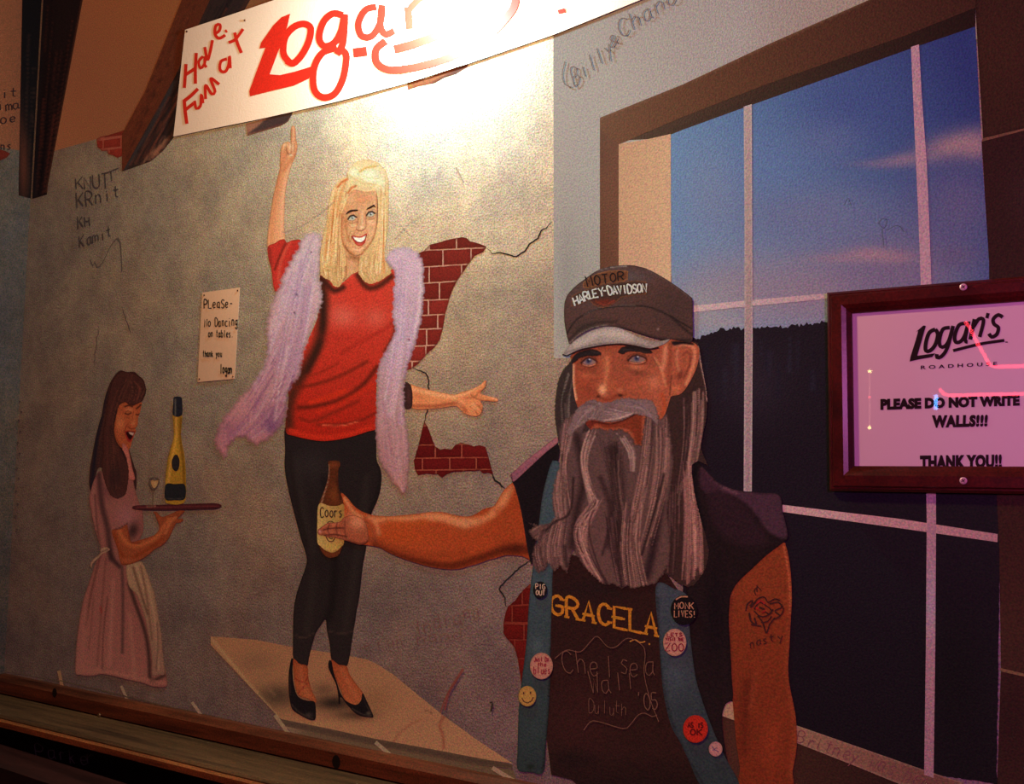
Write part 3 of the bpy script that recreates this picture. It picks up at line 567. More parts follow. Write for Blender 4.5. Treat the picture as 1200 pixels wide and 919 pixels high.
paint('fur_boa', '452 303 455 297 460 291.5 469 289 478 289.5 486 293 492 299 496 308 497.5 320 497 345 495.7 366 492 385 487.5 401 483 418 478 432 475 444 474 460 475 480 476.5 496 479.5 514 480.5 528 480 545 479 560 478 572 474.5 580.5 469 577 463 570 456 561 450.5 553 446 545 443 534 440.5 520 440 503 440.5 480 441 460 441 440 443 428 447 418 455 405 460 395 462.5 385 461 378 459 368 460 352 461 338 461.5 320 456 312', 8, LI,
      [G(0, 290, 0, 575, (210, 176, 196), (150, 106, 112)), B(474, 315, 20, 22, (214, 178, 200), .7), S('470 310 468 345 474 380', 9, (196, 160, 186), .6), B(468, 350, 10, 12, (172, 138, 172), .6), B(470, 390, 12, 16, (186, 152, 178), .6), S('492 310 492 360 480 405', 4, (220, 188, 200), .8), B(455, 420, 12, 18, (176, 140, 164), .7), B(457, 470, 13, 26, (172, 132, 150), .7), S('474 420 470 470 474 530', 5, (176, 142, 146), .6), B(460, 530, 14, 18, (160, 112, 128), .7), B(470, 565, 8, 14, (160, 104, 92), .8),
       HR('465 300 460 400 445 480', '492 310 485 400 474 500', 60, 1.5, [(220, 188, 206), (172, 136, 168), (200, 164, 188)], .55, seed=15), HR('444 470 452 540 470 575', '474 470 478 530 476 576', 60, 1.5, [(184, 144, 158), (140, 100, 122), (170, 126, 140)], .6, seed=16), S('479 398 480 398.5', 1.8, (110, 30, 40), .9), ED(4, None, .8)], 1.9, d, rough=1.3, tint=(1.05, 1.02, .95))
# head of the dancer: hair behind, neck, face, features, front locks
HB = (234, 184, 118)
_w = [HR(a, b, n, 1.0, c, .9, .8, .4, seed=sd) for a, b, n, c, sd in [
 ('390 224 384 270 378 318', '396 220 392 270 388 326', 26, [(255, 226, 164), (196, 118, 62), (224, 150, 88)], 81), ('400 222 396 270 394 330', '408 226 402 262 402 326', 22, [(250, 210, 146), (176, 108, 62), (236, 176, 110)], 82),
 ('424 304 422 318 428 330', '440 290 438 312 444 328', 26, [(250, 220, 164), (188, 130, 78), (228, 176, 116)], 83), ('444 228 446 280 440 320', '452 214 452 270 455 318', 24, [(255, 236, 180), (206, 128, 72), (240, 186, 120)], 84),
 ('378 300 379 312 382 325', '402 300 400 316 396 334', 26, [(244, 212, 150), (170, 118, 66), (214, 164, 104)], 85)]]
def WVH(V, C):
    for o in _w: o(V, C)
hair = paint('hair', '384 255 385 240 387.6 230 390 222 393.5 215.5 399 210 404 208 407.5 208.5 407 202 409 197.5 414 193 420 189 430 187 437 188.3 444 191.3 450.4 198 454 206 455.6 214 455.6 240 455 262 453 280 451 292 450.8 300 452.5 309 458.5 318.5 456 322 449 327 442 330.5 434 332.5 428 330.5 421 322 418 312 405 312 404 323 401 331 396.5 336.5 391 335 386.5 329 380 325.5 376 320.5 375 302 377 287 380 272', 9, HB,
      [G(0, 188, 0, 332, (248, 214, 152), (208, 156, 98)), S('394 218 388 250 382 290', 3, (250, 190, 120), .7), S('404 214 396 240 394 280', 3, (232, 150, 90), .6), HR('396 214 384 260 378 318', '410 212 402 260 402 330', 90, 1.1, [(250, 216, 152), (214, 140, 80), (240, 188, 122), (228, 160, 98), (186, 116, 64)], .8, seed=21, jit=.6), HR('444 200 444 260 430 326', '454 206 452 270 455 318', 80, 1.1, [(254, 226, 164), (218, 146, 86), (246, 196, 128), (196, 120, 68)], .8, seed=22, jit=.6),
       B(433, 205, 17, 12, (255, 250, 206), 1), B(414, 202, 7, 7, (255, 250, 200), 1), B(446, 214, 7, 10, (252, 246, 200), .8), S('422 201 428 197 440 195', 2.5, (236, 180, 90), .8), S('407 210 400 214 396 219', 2.6, (206, 104, 50), .9), S('417 218 412 220 408 226', 2.4, (196, 100, 52), .85), S('410 206 424 214 440 216', 2, (228, 190, 120), .6), HR('412 198 424 206 446 208', '414 206 430 218 448 220', 24, .9, [(255, 252, 214), (232, 204, 130), (250, 236, 170)], .7, seed=23),
       WVH, S('380 322 379 318', 1, (160, 110, 70), .8), S('396 300 394 320 396 334', 1.2, (176, 122, 70), .7), S('388 300 386 318', 1.1, (180, 128, 76), .6), S('440 300 438 316 442 328', 1.2, (186, 130, 80), .7), S('432 300 430 318 432 331', 1.1, (190, 140, 90), .6), ED(1.2, (210, 150, 90), .35)], 1.1, d, rough=.5)
paint('neck', '403 288 409 296 416 300 422 298 421.5 306 420 314 419.5 318 412 322 405 328 403.5 322 405.5 312 405.5 302', 10, (214, 150, 100), [B(415, 302, 8, 4, (150, 88, 52), .8), S('405 300 406 315 405 326', 1.5, (160, 96, 56), .8), S('412 306 412 320', 2, (228, 170, 120), .6), S('420 302 420 316', 1.2, (140, 84, 48), .8)], 1.2, d)
face = paint('face', '409 227 412 224 416 222 422 223.5 431 224.5 440 223.5 442 229 443 240 443 253 442.3 262 440.8 271 438.5 278 435.5 284 431.5 290 427.5 295 422.5 299.5 418 301 413 299.8 408.5 297 404.5 292 401.5 286 400 279 399.3 268 399.8 252 402 246 405 239 407 233', 11, (222, 152, 100),
      [G(398, 0, 444, 0, (216, 146, 96), (232, 172, 122)), S('401 252 400 275 404 290 414 298', 3.5, (186, 112, 66), .75), S('442 228 442 262 436 282 424 297', 2.2, (176, 104, 62), .75), B(424, 234, 14, 7, (226, 144, 96), .6), B(411, 234, 6, 6, (240, 184, 130), .6), S('442 224 442.6 236 441.8 262', .9, (84, 50, 34), .85), S('437 224 439 238', 2, (238, 180, 124), .7),
       B(409, 275, 6, 8, (236, 172, 116), .8), B(433, 275, 4, 6, (234, 172, 122), .8), S('424.5 248 424.5 262', 1.7, (244, 190, 144), .8), S('420.5 250 419.5 262', 1.3, (190, 116, 76), .6), B(424, 266.5, 2.6, 2.2, (250, 204, 158), .9), S('417.5 268.5 420 270.5 423.5 270.6 427.5 268.5', .9, (130, 62, 42), .85), S('418 266 417.5 269', .8, (150, 80, 54), .7), S('428.8 265 428.6 268', .8, (150, 80, 54), .7),
       S('416 272 412.5 277 410.5 283', 1, (180, 104, 66), .6), S('429.5 270 431.5 275 431 281', .9, (180, 104, 66), .6), B(418, 291, 5, 3, (240, 180, 126), .7), S('413 289 420 291.5 425 288', 1., (176, 100, 64), .6), B(404.5, 262, 3, 6, (196, 124, 80), .5), B(414, 264.5, 4.5, 3, (250, 200, 146), .85), B(434.5, 260, 3, 3, (248, 198, 146), .8), S('405 256 406 270 408 282', 2.6, (186, 112, 68), .6), S('417 252 419 258 418.5 264', 1.6, (176, 102, 66), .65), S('428 250 428.5 258 429.5 264', 1.4, (180, 106, 70), .6), S('410.5 272 408.5 278 410 284', 1.1, (168, 92, 56), .7), S('407 262 412 266.5 417 266', 1., (184, 112, 74), .6), S('415 292 420 294 425 291', 1.6, (246, 190, 136), .7), S('404 288 410 297 417 300.4 424 298', 1.2, (130, 74, 44), .8)], .9, d)
# features: slim marks of their own
paint('eyebrow', '405.2 251.2 408 247.5 412 245.8 419.5 245.6 419.6 247.2 413.5 248 409.5 249.5', 13, (58, 36, 26), [], .9, d)
paint('eyebrow', '429.3 245.6 432 243 437.5 240 439 240.6 440.6 243.2 438 242.3 434 244.4', 13, (58, 36, 26), [], .9, d)
eye = lambda x, y, k: [FL(f'{x-5} {y+1.5} {x-2.5} {y-2.2} {x+1} {y-3} {x+4.4} {y-.6*k} {x+2} {y+2} {x-2} {y+2.6}', (206, 196, 168), 1, .5), B(x, y-.3, 1.9, 2.1, (128, 138, 116), .9), B(x, y-.2, .9, 1., (34, 36, 32), 1), B(x+.9, y-1.2, .7, .7, (250, 250, 240), 1),
   S(f'{x-5.2} {y+1.2} {x-2.6} {y-2.6} {x+1.2} {y-3.5} {x+4.6} {y-1.2}', 1.5, (52, 34, 28), .95, .7), S(f'{x-4} {y+2.6} {x} {y+3.4} {x+3.6} {y+1.4}', .8, (140, 88, 60), .8), S(f'{x-3} {y+5.2} {x+.5} {y+5.6} {x+3.6} {y+3.8}', .9, (176, 108, 72), .6)]
paint('eye', '406 251 413 249.5 419 252 419 260 413 262.5 407 260', 12.5, (226, 160, 112), eye(413, 255.8, 1)+[ED(2, None, 1)], .6, d)
paint('eye', '428.5 247 435 244.8 440.5 246 441 255 435 258 429 256.5', 12.5, (226, 162, 114), eye(434.6, 251.4, 1)+[ED(2, None, 1)], .6, d)
paint('mouth', '411.5 277 414.5 276 419 277.2 423 277 427 274.8 430 273.6 429.2 279 427.6 284.5 423 288 418 287.2 414.6 282.5', 12.5, (200, 66, 50), [FL('413.4 277.6 419 278.6 424 278.4 428.6 276 427.4 280.4 424 283.6 419 283.4 415.6 280.6', (255, 246, 220), 1, .5), S('412.4 276.6 415 280.8 418.6 284 423.6 284.4 427.6 281 429.4 275', .7, (96, 26, 26), .8), B(421, 286, 3, .9, (232, 120, 96), .8)], .6, d)
# ------------------------------------------------------------ waitress
SW = (146, 70, 42)
wt = thing('painted_waitress', 'painted laughing waitress with long dark hair and pink dress at left', 'painted person')
paint('back_hair', '140 434.5 149 436 157.6 436 163.4 441 168 445 170.3 452 171 460 166.5 470 160 475 155 500 150 522 151.7 528 157.6 547 160 556 159.3 575 155.5 563 150 540 146 560 130 556 116 548 110 570 107.3 580 104.5 566 105.5 548 107.6 536 110.5 520 113.5 507 116.5 495 119 487 121.5 473 125 459 131 445', 5, (42, 22, 20), [HR('134 440 118 500 106 570', '150 440 136 500 128 560', 50, 1.5, [(24, 14, 18), (58, 30, 24), (30, 18, 20)], .8, seed=31), S('124 460 114 510 107 575', 4, (18, 14, 22), .8), B(156, 448, 10, 7, (62, 32, 26), .7)], 1.8, wt)
paint('neck', '143 520 150 526 155 548 158 562 150 560 146 542', 7, (170, 96, 84), [ED(1.5, (120, 60, 50), .6)], 1.6, wt)
dr = paint('dress', '117 552 125 560 140 570 148 560 150 548 154.5 556 158 572 163 589 166.5 598 168 610 167.5 624 160 640 158 662 166 659 175 680 181 697 186 730 188 750 192 775 195.5 795 195 804.5 179.7 804.8 165 800 148 796.5 133 792.5 119 790.2 110 792 101 792.4 94 791 88.5 789 89 765 90.8 745 94 722 97.5 704 102 690 107 675 112 660 118 646 116 636 111 620 107 600 104.5 585 106.5 575 110 563', 6, (150, 92, 90),
      [G(0, 560, 0, 650, (154, 98, 98), (140, 84, 82)), G(0, 650, 0, 800, (150, 88, 76), (158, 96, 84), .6), B(148, 605, 14, 16, (166, 106, 110), .7), S('116 556 119 590 126 620 130 655', 6, (72, 44, 44), .9), S('111 580 113 610 117 640', 2.4, (96, 56, 52), .8), B(156, 622, 7, 11, (58, 36, 36), .9, 20), S('132 622 140 619 149 614', 1.2, (60, 30, 30), .9), S('109 575 112 620 118 644', 2, (160, 104, 94), .6), B(126, 575, 10, 12, (90, 52, 54), .5),
       S('128 645 132 655 140 664', 5, (62, 38, 38), .9), S('118 650 108 690 100 735', 2.5, (100, 56, 50), .8), S('124 655 120 700 114 780', 2, (112, 66, 58), .75), S('126 700 121 745 120 785', 1.3, (88, 50, 46), .85), S('118 712 119 718', 2, (140, 40, 40), .8), S('143 665 144 700 143.5 765', 3.2, (84, 54, 52), .85), S('110 700 104 760', 1.6, (118, 68, 60), .7), S('133 680 130 740 128 780', 4, (172, 112, 100), .6), S('152 720 156 770 158 795', 4, (168, 110, 96), .6), S('101 715 96 780', 4, (160, 98, 88), .6),
       S('151 684 158 706 166 728 172 750 175 775 177 797 192 792', 4, (60, 38, 36), .9), S('90 785 120 787 150 792 194 801', 3, (176, 110, 96), .6), ED(1.6, (100, 56, 52), .5)], 1.9, wt)
paint('apron', '148 663.5 157 660 166 658.5 172 670 177 684 181 696 185 718 188.5 738 191 765 193 789 186 791 178.7 792 178 775 176.7 761 173 740 168 718 160 697 155 692 150 684', 7, (166, 124, 98), [G(0, 660, 0, 790, (172, 134, 104), (150, 106, 92)), S('156 665 165 695 173 720', 2.4, (104, 70, 56), .8), S('165 664 172 700 178 750', 2, (120, 82, 66), .8), S('172 680 182 730 186 785', 2, (190, 148, 120), .7), S('184 730 185 760 183 785', 1.6, (110, 76, 64), .8), S('160 663 168 690', 1.6, (196, 154, 124), .7), ED(1.4, (110, 74, 60), .5)], 1.7, wt)
paint('apron_bow', '118 643 124 641 129 644 124 648 120 650 115 655 109 661 107.5 666 105.5 664 107 658 112 653 117 649', 7, (178, 132, 108), [ED(1, (110, 70, 60), .7), S('119 647 126 644', 1, (90, 56, 50), .8)], 1.2, wt)
paint('arm', '131 622 140 620 148.5 615 150 620 152 628 154 635 162 633.5 175 629.5 181 627 186 621.5 186.5 616 184.5 611 182 604 180 600 184 600.5 189 605.5 196.6 604 203 601 208.8 598.5 216.5 598.8 213 603 208 608 213 608 215 610 212 612.5 206.5 613.5 204 618 199.5 628 195 634.5 189 640 182 643.5 175 649.5 167 655 157 660 150 662 143 662 140 655 138.5 646 135 636', 7, SW,
      [S('134 626 140 645 150 655 170 646 190 632', 4, (134, 56, 28), .8), S('140 622 146 634 158 640 180 632 192 618 200 606', 5, (186, 100, 58), .8), B(150, 656, 8, 3, (160, 86, 56), .7), S('150 620 154 636 164 636', 1.6, (110, 44, 26), .8), S('198 606 208 604', 1.4, (120, 54, 30), .8), S('194 625 200 612 206 606', 3, (196, 112, 70), .7), ED(1.5, (110, 46, 26), .6), S('143 662 160 660 178 649', 1.6, (90, 36, 24), .7)], 1.4, wt)
wf = paint('face', '139 476 147 471 156 474.5 165.5 471.5 166 474 164 484 162 490 161.5 497 160 500.5 158.5 502 159.5 505 158 508.5 156 514 154.5 518 153 524 149 528.5 144 526 139.5 522 136 516 133.8 507 133.6 498 135.5 488', 7, (170, 84, 50),
      [B(141, 496, 6, 10, (206, 122, 76), .8), B(156, 490, 4, 10, (200, 112, 66), .7), S('135 490 134 508 140 521 148 527', 2, (130, 58, 34), .7), B(151, 480, 5, 2.5, (214, 134, 92), .7), S('146.5 476.5 151 475 155 476.5', 1.5, (54, 26, 22), .9), S('160 479 163 476.5 165 474.5', 1.5, (54, 26, 22), .9), S('146.5 484.5 150 486 153.5 484', 1.3, (60, 28, 22), .9), S('147 483 150 481.6 153.5 483', .9, (120, 58, 40), .7), S('159.5 485.5 161.5 486.5 163.6 485', 1.2, (60, 28, 22), .9), S('156.5 482 155 492 156.5 498.5', 1.1, (140, 62, 38), .7), B(156.2, 496.5, 2, 3, (218, 130, 84), .8), S('150 500 153 502.5 158.5 502', 1.1, (110, 44, 30), .85), S('149.5 497 147 502 146 507', 1.1, (130, 56, 36), .8), S('147.5 488.5 151 490 154 488', 1, (140, 66, 42), .6),
       FL('146.4 505.5 150 504.6 154 505.5 158.2 505.2 157 510 154.8 515 152.3 518.4 149.8 517 147.8 512', (150, 40, 36), 1, .6), FL('147.6 506.6 151 505.8 157 506.4 155.6 511 152.6 515.6 149.4 512', (44, 12, 14), 1, .5), FL('150.5 506.4 154 506.8 157 507.4 155.8 510.6 152.6 509', (236, 196, 176), 1, .4)], .9, wt)
paint('front_hair', '139 437 150 436 163 441 170 451 171 459.5 167 469.5 161 473.5 156 476 151.5 474.5 146.5 471.5 142.5 473 139.5 476 136.5 487 134.5 497 134 507 136.5 519 141 524.5 145 529 149 540 151 553 150 566 148 577 143.5 582.5 137 584.5 131 582 126.5 575 122 562 119.5 549 121 530 121 510 124 490 127 465 132 447', 8, (52, 26, 22),
      [HR('146 438 128 490 126 570', '156 440 136 500 146 575', 50, 1.4, [(30, 16, 16), (78, 40, 30), (44, 24, 20), (64, 30, 26)], .75, seed=32), HR('146 440 150 460 148 472', '160 444 168 458 162 472', 34, 1.2, [(84, 44, 34), (40, 22, 20), (70, 36, 28)], .8, seed=33), S('141 478 136 500 140 520 148 540', 2, (26, 12, 14), .8), B(135, 560, 10, 16, (36, 20, 20), .7), B(137, 583, 12, 4, (50, 30, 32), .5), ED(1.4, None, .4)], 1.5, wt, rough=.4)
t = thing('painted_tray', 'thin dark maroon serving tray painted on the waitress\'s raised hand', 'painted tray')
paint('tray_disc', '154.7 595 158 592.6 170 592 189 591.6 215 590.8 240 590 254.5 590 260 593.2 254.5 596.4 240 597 215 597.8 189 598.2 170 598 158 597.4', 9, (54, 20, 22), [S('160 595 190 594.6 256 593', 1.3, (84, 34, 34), .8), S('172 594 182 593.4', 1.6, (150, 100, 80), .6), S('156 596.6 200 598 256 596', 1, (26, 12, 14), .8)], 1.4, t)
t = thing('painted_wine_bottle', 'painted pale green wine bottle with black foil neck standing on the tray', 'painted bottle')
paint('glass_body', '203 486 213 486 213 498 212.2 509 213.5 520 216 532 217.5 548 218 566 218 580 216.5 588 213 590.5 206 591.5 198 590.5 194 588 193.8 575 194 560 195.5 545 197.5 534 201 522 203.5 512 203.3 498', 10, (126, 104, 42), [S('206 490 206 515 200 545 197 565', 3, (164, 136, 78), .8), S('212 490 211.5 515 215 545 216 575', 2.6, (84, 62, 18), .8), S('204 490 204 512 198 532 194.5 560', 1, (70, 54, 26), .7), B(206, 530, 5, 20, (164, 140, 54), .6)], 1.4, t, tint=(1.05, .92, .7))
paint('foil_cap', '203.4 466 205 465 211 465 213 466.5 213.5 470 213 486.5 203 486.5 203.2 470', 11, (26, 24, 30), [S('205.5 468 205.5 486', 1.3, (96, 88, 76), .8)], 1.3, t)
paint('seal', '205 533 207.5 533 210 538 210.4 544 209 550 206.5 552.3 203.5 551 201.2 546 201.6 539', 11, (30, 24, 24), [], 1.4, t)
paint('label', '194.4 568 205 567.4 216.6 568.4 216.6 584.5 205 586.4 194 585', 11, (24, 22, 24), [S('196 584 206 585.4 215 583.6', .9, (60, 54, 46), .6), B(206, 590, 8, 1.5, (60, 50, 36), .5)], 1.5, t)
t = thing('painted_wine_glass', 'faint painted stemmed wine glass on the tray left of the bottle', 'painted glass')
stroke_mesh('bowl', [(smooth(P('175.5 561 174.8 566 176.5 571 179.5 574 183.5 571 186 565.5 186.3 561.5'), 2), 1.3), (smooth(P('175.5 561 180 559.6 186.3 561.5 181 563 175.5 561'), 2), .9)], (66, 50, 42), 10, t)
paint('wine', '177 563.5 185.5 563 184.6 568 181.5 572.3 178.5 570.5', 9, (136, 104, 66), [B(182, 567, 2, 4, (160, 128, 86), .8)], 1.2, t)
stroke_mesh('stem', [(P('179.4 574 179 592'), 1.2), (P('173 593.6 181 593'), 1.4)], (74, 54, 44), 10, t)
stroke_mesh('outline', [(P('174 560 175.5 553'), .6)], (90, 70, 60), 10, t)

# ------------------------------------------------------------ bearded man
m = thing('painted_man', 'large painted bearded man in cap and sleeveless vest, one arm outstretched', 'painted person')
ARM = (184, 84, 44)
paint('outstretched_arm', '402.4 595 400.5 584 400 577.5 404 580.5 409 585.5 414 592 420 597 428 601 438 604 458 605 475 603.5 490.6 602 503 600.3 513 600 521 600.6 530 603 540 605 550 605 558 602 566 597 572 595 578 593.5 583 587 588 578 595 570 601.5 565.5 604.5 571 608 585 612 600 617 628 622.5 655 612 652 600 651 592 651 580 654.5 572 656.5 560 661 550 663.5 540 666.5 528 667.5 513 666 500 663.5 485 659 470 654 455 647.5 445 642 430 639 422 638 409 634.5 401 631.5 398 615', 9, ARM,
      [G(430, 0, 610, 0, (184, 80, 42), (172, 70, 36)), S('440 609 470 608 510 606 545 613 575 604 592 580', 8, (226, 142, 92), .85), S('500 605 520 606 545 614', 9, (228, 146, 98), .8), S('598 572 590 590 578 602', 8, (222, 138, 92), .8), S('455 613 480 616 498 612', 7, (190, 84, 38), .8), B(470, 628, 34, 12, (186, 78, 34), .8), S('425 606 436 620 440 632', 4, (150, 76, 50), .7), S('432 606 440 612 444 625', 5, (214, 134, 92), .75), S('404 584 414 600 424 606', 4, (222, 146, 98), .8), B(412, 606, 9, 8, (206, 128, 92), .8), S('404 626 420 628 440 634', 6, (140, 66, 42), .7),
       S('440 640 470 652 505 661 530 663 560 655 590 645 618 644', 9, (92, 34, 20), .85), S('445 636 475 646 510 652 545 648', 8, (150, 62, 32), .6), S('585 600 600 615 612 640', 10, (170, 74, 40), .6), B(605, 643, 18, 8, (80, 30, 20), .8), S('548 610 552 618 550 624', .9, (130, 66, 44), .7), B(548, 612, 16, 8, (232, 156, 110), .6), ED(2, (120, 52, 30), .4)], 1.8, m)
bt = thing('painted_beer_bottle', 'brown beer bottle with yellow label painted in the man\'s fist', 'painted bottle')
paint('glass_body', '384.5 541.5 388 540 395 540 398.2 541.6 398.6 546 396.8 549 396.3 556 397 571 399.5 579 402 587 403 600 403 634 401 641.5 396.5 651 390 653.5 384.5 653.5 379 649.5 375.3 643 372.5 634 372 620 372 604 374 590 378 580 381.5 570 384 561 385.3 549', 10, (74, 34, 18),
      [S('385 545 385 560 379 582 376 592', 1.2, (160, 120, 96), .8), B(391, 580, 7, 12, (104, 52, 24), .8), B(391, 545, 6, 4, (112, 54, 30), .8), S('395 560 399 585', 2.4, (44, 22, 16), .7), B(390, 648, 12, 6, (96, 44, 24), .8)], 1.5, bt)
lb = paint('label', '373.8 591 386 593 396 593 402.9 591.8 403.2 615 403 636 400 640.5 396 645 389.4 648 384 646.5 379.6 644 375 639.5 372 636 371.8 615', 11, (214, 172, 96), [G(372, 0, 403, 0, (222, 184, 112), (190, 142, 74)), B(389, 641, 12, 4, (226, 190, 96), .8), S('373 640 380 645 389 648 398 643', 1, (150, 110, 60), .7)], 1.6, bt)
stroke_mesh('lettering', letters('Coors', '375.5 594 401 594.5 401 606 375.5 606', 1.3, .15, seed=4), (52, 36, 28), 13, lb)
stroke_mesh('emblem', [(smooth(P('383 616 384 612.5 387.5 611 391 612.6 391.6 616'), 1.5), 1.1), (smooth(P('386 617 386.6 614.6 388.4 614.8 389 617'), 1.2), .9), (smooth(P('382 629 385 634 390 634.5 392.5 630'), 1.5), 1.2), (smooth(P('385 628 387 631.5 390 631'), 1.2), 1.)], (60, 40, 30), 12, lb)
hn = [(204, 124, 84), (120, 58, 40)]
paint('fingers', '404 606 399 611 392 612.5 386 612.5 381 614.5 377 617.5 373.2 620.5 372 624 374.5 627 379 627.6 383 629.5 389 629.8 395 631 402 632.5 412 636 424 638.5 432 632 428 612 416 604', 14, (150, 76, 52),
      [B(419, 612, 11, 10, (206, 132, 96), .9), S('402 607 394 613 388 620 384 626', 3, (176, 98, 70), .7), S('378 618 386 614.6 397 613.6', 1.6, (178, 100, 74), .8), S('373.5 624.5 380 621 392 619 402 619', 1.6, (78, 34, 28), .9), S('376 623 386 623.5 400 625', 2., (168, 92, 66), .8), S('380 627.6 392 626.6 406 629', 1.5, (72, 32, 26), .9), S('386 629 398 630 410 634', 1.6, (150, 80, 58), .8), B(374.8, 623.5, 2.6, 2.6, (196, 130, 118), .9), S('386 614 384 620 386 628', 1.2, (84, 38, 30), .8), S('395 613 394 621 396 629', 1.2, (90, 40, 30), .8), S('404 611 404 622 406 632', 1.4, (96, 44, 32), .7), S('408 634.5 424 638 432 634', 3, (90, 40, 28), .8), S('404 600 412 606 420 604', 2, (196, 120, 84), .7), ED(1.3, (76, 34, 26), .6)], 1.1, m)
# right arm with tattoo
ra = paint('lowered_arm', '917.5 636 921 640 924 652 927 675 928 703 926.5 730 925 760 923.8 780 924.5 797 927 812 930 826 932.8 843 934 867 932.5 885 929 903 925 930 868 930 867 900 863 872 861 850 858.5 820 857 795 855 760 854 729 855 708 856.5 696 864 683 880 668 898 651', 9, (112, 44, 26),
      [G(0, 640, 0, 919, (118, 50, 30), (98, 36, 22)), S('920 645 926 700 923 780 931 850 927 910', 7, (122, 52, 33), .7), S('857 700 856 760 861 820', 4, (96, 36, 26), .8), S('876 800 872 840 872 880', 11, (84, 30, 20), .8), S('898 806 894 840 888 890', 7, (100, 38, 24), .6), S('885 790 880 830', 5, (120, 50, 34), .6), B(890, 690, 22, 26, (122, 50, 30), .6), S('918 637 925 680 926 720', 1.5, (180, 92, 64), .7), S('864 683 857 698', 1.5, (170, 88, 62), .6), B(905, 870, 16, 40, (126, 48, 30), .6), ED(1.4, (90, 36, 28), .4)], 2.2, m)
TA = (52, 24, 26)
tt = [(smooth(P(s), 2), w) for s, w in [('874 716 876 708 882 704 880 712 888 702 896 700 900 706 908 702 914 704', 1.6), ('884 714 890 706 898 710 904 716 898 722 890 722 884 716', 1.5), ('878 718 880 728 886 732 884 724', 2.), ('888 722 894 730 898 742 902 732 908 724', 1.6), ('902 708 912 706 916 712 908 716 914 722 906 726', 1.6), ('886 698 884 692 888 688 892 692', 1), ('890 712 896 714', 2.2), ('878 710 886 706', 1.6), ('896 716 902 720 906 714', 1.4), ('892 730 900 728 904 722', 1.4), ('880 732 892 734', 1.4), ('912 724 918 716 916 708', 1.3)]]
stroke_mesh('tattoo', tt, TA, 14, ra)
stroke_mesh('tattoo', [(smooth(P('886 708 892 704 896 708'), 2), 2.), (smooth(P('892 718 897 716'), 2), 1.8), (P('886 712 890 716'), 1.8)], (134, 28, 30), 15, ra, label='red part of the tattoo')
stroke_mesh('tattoo', letters('I', '884.5 686 890 686 890 694 884.5 694', 1.1), TA, 14, ra)
stroke_mesh('tattoo', letters('nasty', '878 751 916 741 917 749 879 760', 1., .4, seed=12), TA, 14, ra)

# torso: shirt, vest with lining and badges
sh = paint('tshirt', '640 640 700 660 780 670 800 700 800 760 806 800 820 860 830 930 688 930 670 914 646 908 640 860 641 760', 8, (38, 19, 19),
      [B(680, 840, 40, 60, (54, 23, 25), .8), B(740, 780, 50, 40, (40, 21, 21), .6), G(0, 880, 0, 919, (46, 24, 24), (24, 14, 16), .5), B(670, 890, 30, 14, (28, 16, 18), .8), B(700, 690, 50, 14, (34, 20, 22), .8)], 3.6, m, False)
LT = (176, 108, 36)
stroke_mesh('lettering', letters('GRACELA', '646 697 770 720 770 746 646 719', 3.6, .05, serif=True, pitch=5.6), LT, 9, sh)
stroke_mesh('lettering', [(smooth(P('738 752 744 750 750 753 756 752'), 1.6), 1.4), (P('760 755 762 755'), 2)], (170, 110, 50), 9, sh)
chest = thing('handwriting', 'pale chalky handwriting scrawled across the bearded man\'s dark T-shirt', 'handwriting')
for w_ in (letters('Chelsea', '658 764 766 768 766 792 662 790', 1., .35, seed=21), letters('Wall', '688 786 742 790 744 808 692 812', 1., .3, seed=22), letters("'05", '744 812 770 812 772 831 746 833', 1.2, .2, seed=23), letters('Duluth', '690 822 734 824 734 838 690 838', .7, .4, seed=24),
    line('650 772 664 762 680 764 692 752 700 746 712 758 722 758 736 748 752 756 756 766 755 790 762 820 772 846', .9), line('684 856 692 846 702 846 730 854 738 850 748 838 756 836 764 840 770 838', .9)):
    stroke_mesh('chalk_stroke', w_, (98, 62, 56), 22, chest)
bl = paint('vest_lining', '645 545 650 540 657 548 660 600 662 650 649 665 647 700 645.5 745 645 790 643.5 829 640 870 636.5 905 622 905 607 902 606.5 880 607.5 843 609 820 611 801 615 770 617.5 745 619 720 620.5 700 623 675 626 655 632 610 636 580', 10, (44, 56, 64),
      [G(0, 660, 0, 905, (58, 70, 80), (38, 44, 48)), B(630, 757, 9, 12, (70, 80, 92), .7), B(630, 700, 8, 20, (56, 66, 76), .6), B(625, 850, 12, 30, (46, 54, 60), .6), B(622, 899, 5, 4, (24, 26, 22), .8), S('645 760 642 850 636 903', 2, (22, 18, 20), .9), S('640 555 634 600', 5, (68, 72, 76), .6), ED(1.3, (26, 28, 32), .4)], 2.4, m)
br_ = paint('vest_lining', '769 686 790 690 806 700 808 733 811 765 815.5 795 821 815 829.6 840 840 866 852 891 866 925 826 925 807 891 797 870 787 852 780 826 776 801 773.5 770 772 745', 10, (52, 56, 70),
      [G(0, 690, 0, 919, (58, 62, 76), (40, 44, 52)), B(792, 790, 14, 30, (62, 68, 84), .7), B(800, 830, 10, 20, (44, 48, 60), .6), S('771 700 774 780 790 852 824 919', 2, (26, 24, 30), .6), ED(1.5, (30, 30, 36), .4)], 2.6, m)
paint('vest', '600 563 606 559.5 620 547 640 528 652 518.5 656 530 652 546 644 558 638 580 633 608 627 640 623 662 617.5 640 613 612 608.5 590 603.5 572', 9.5, (24, 16, 20), [ED(3, (36, 24, 28), .6), B(640, 560, 8, 14, (18, 12, 16), .6)], 2.2, m)
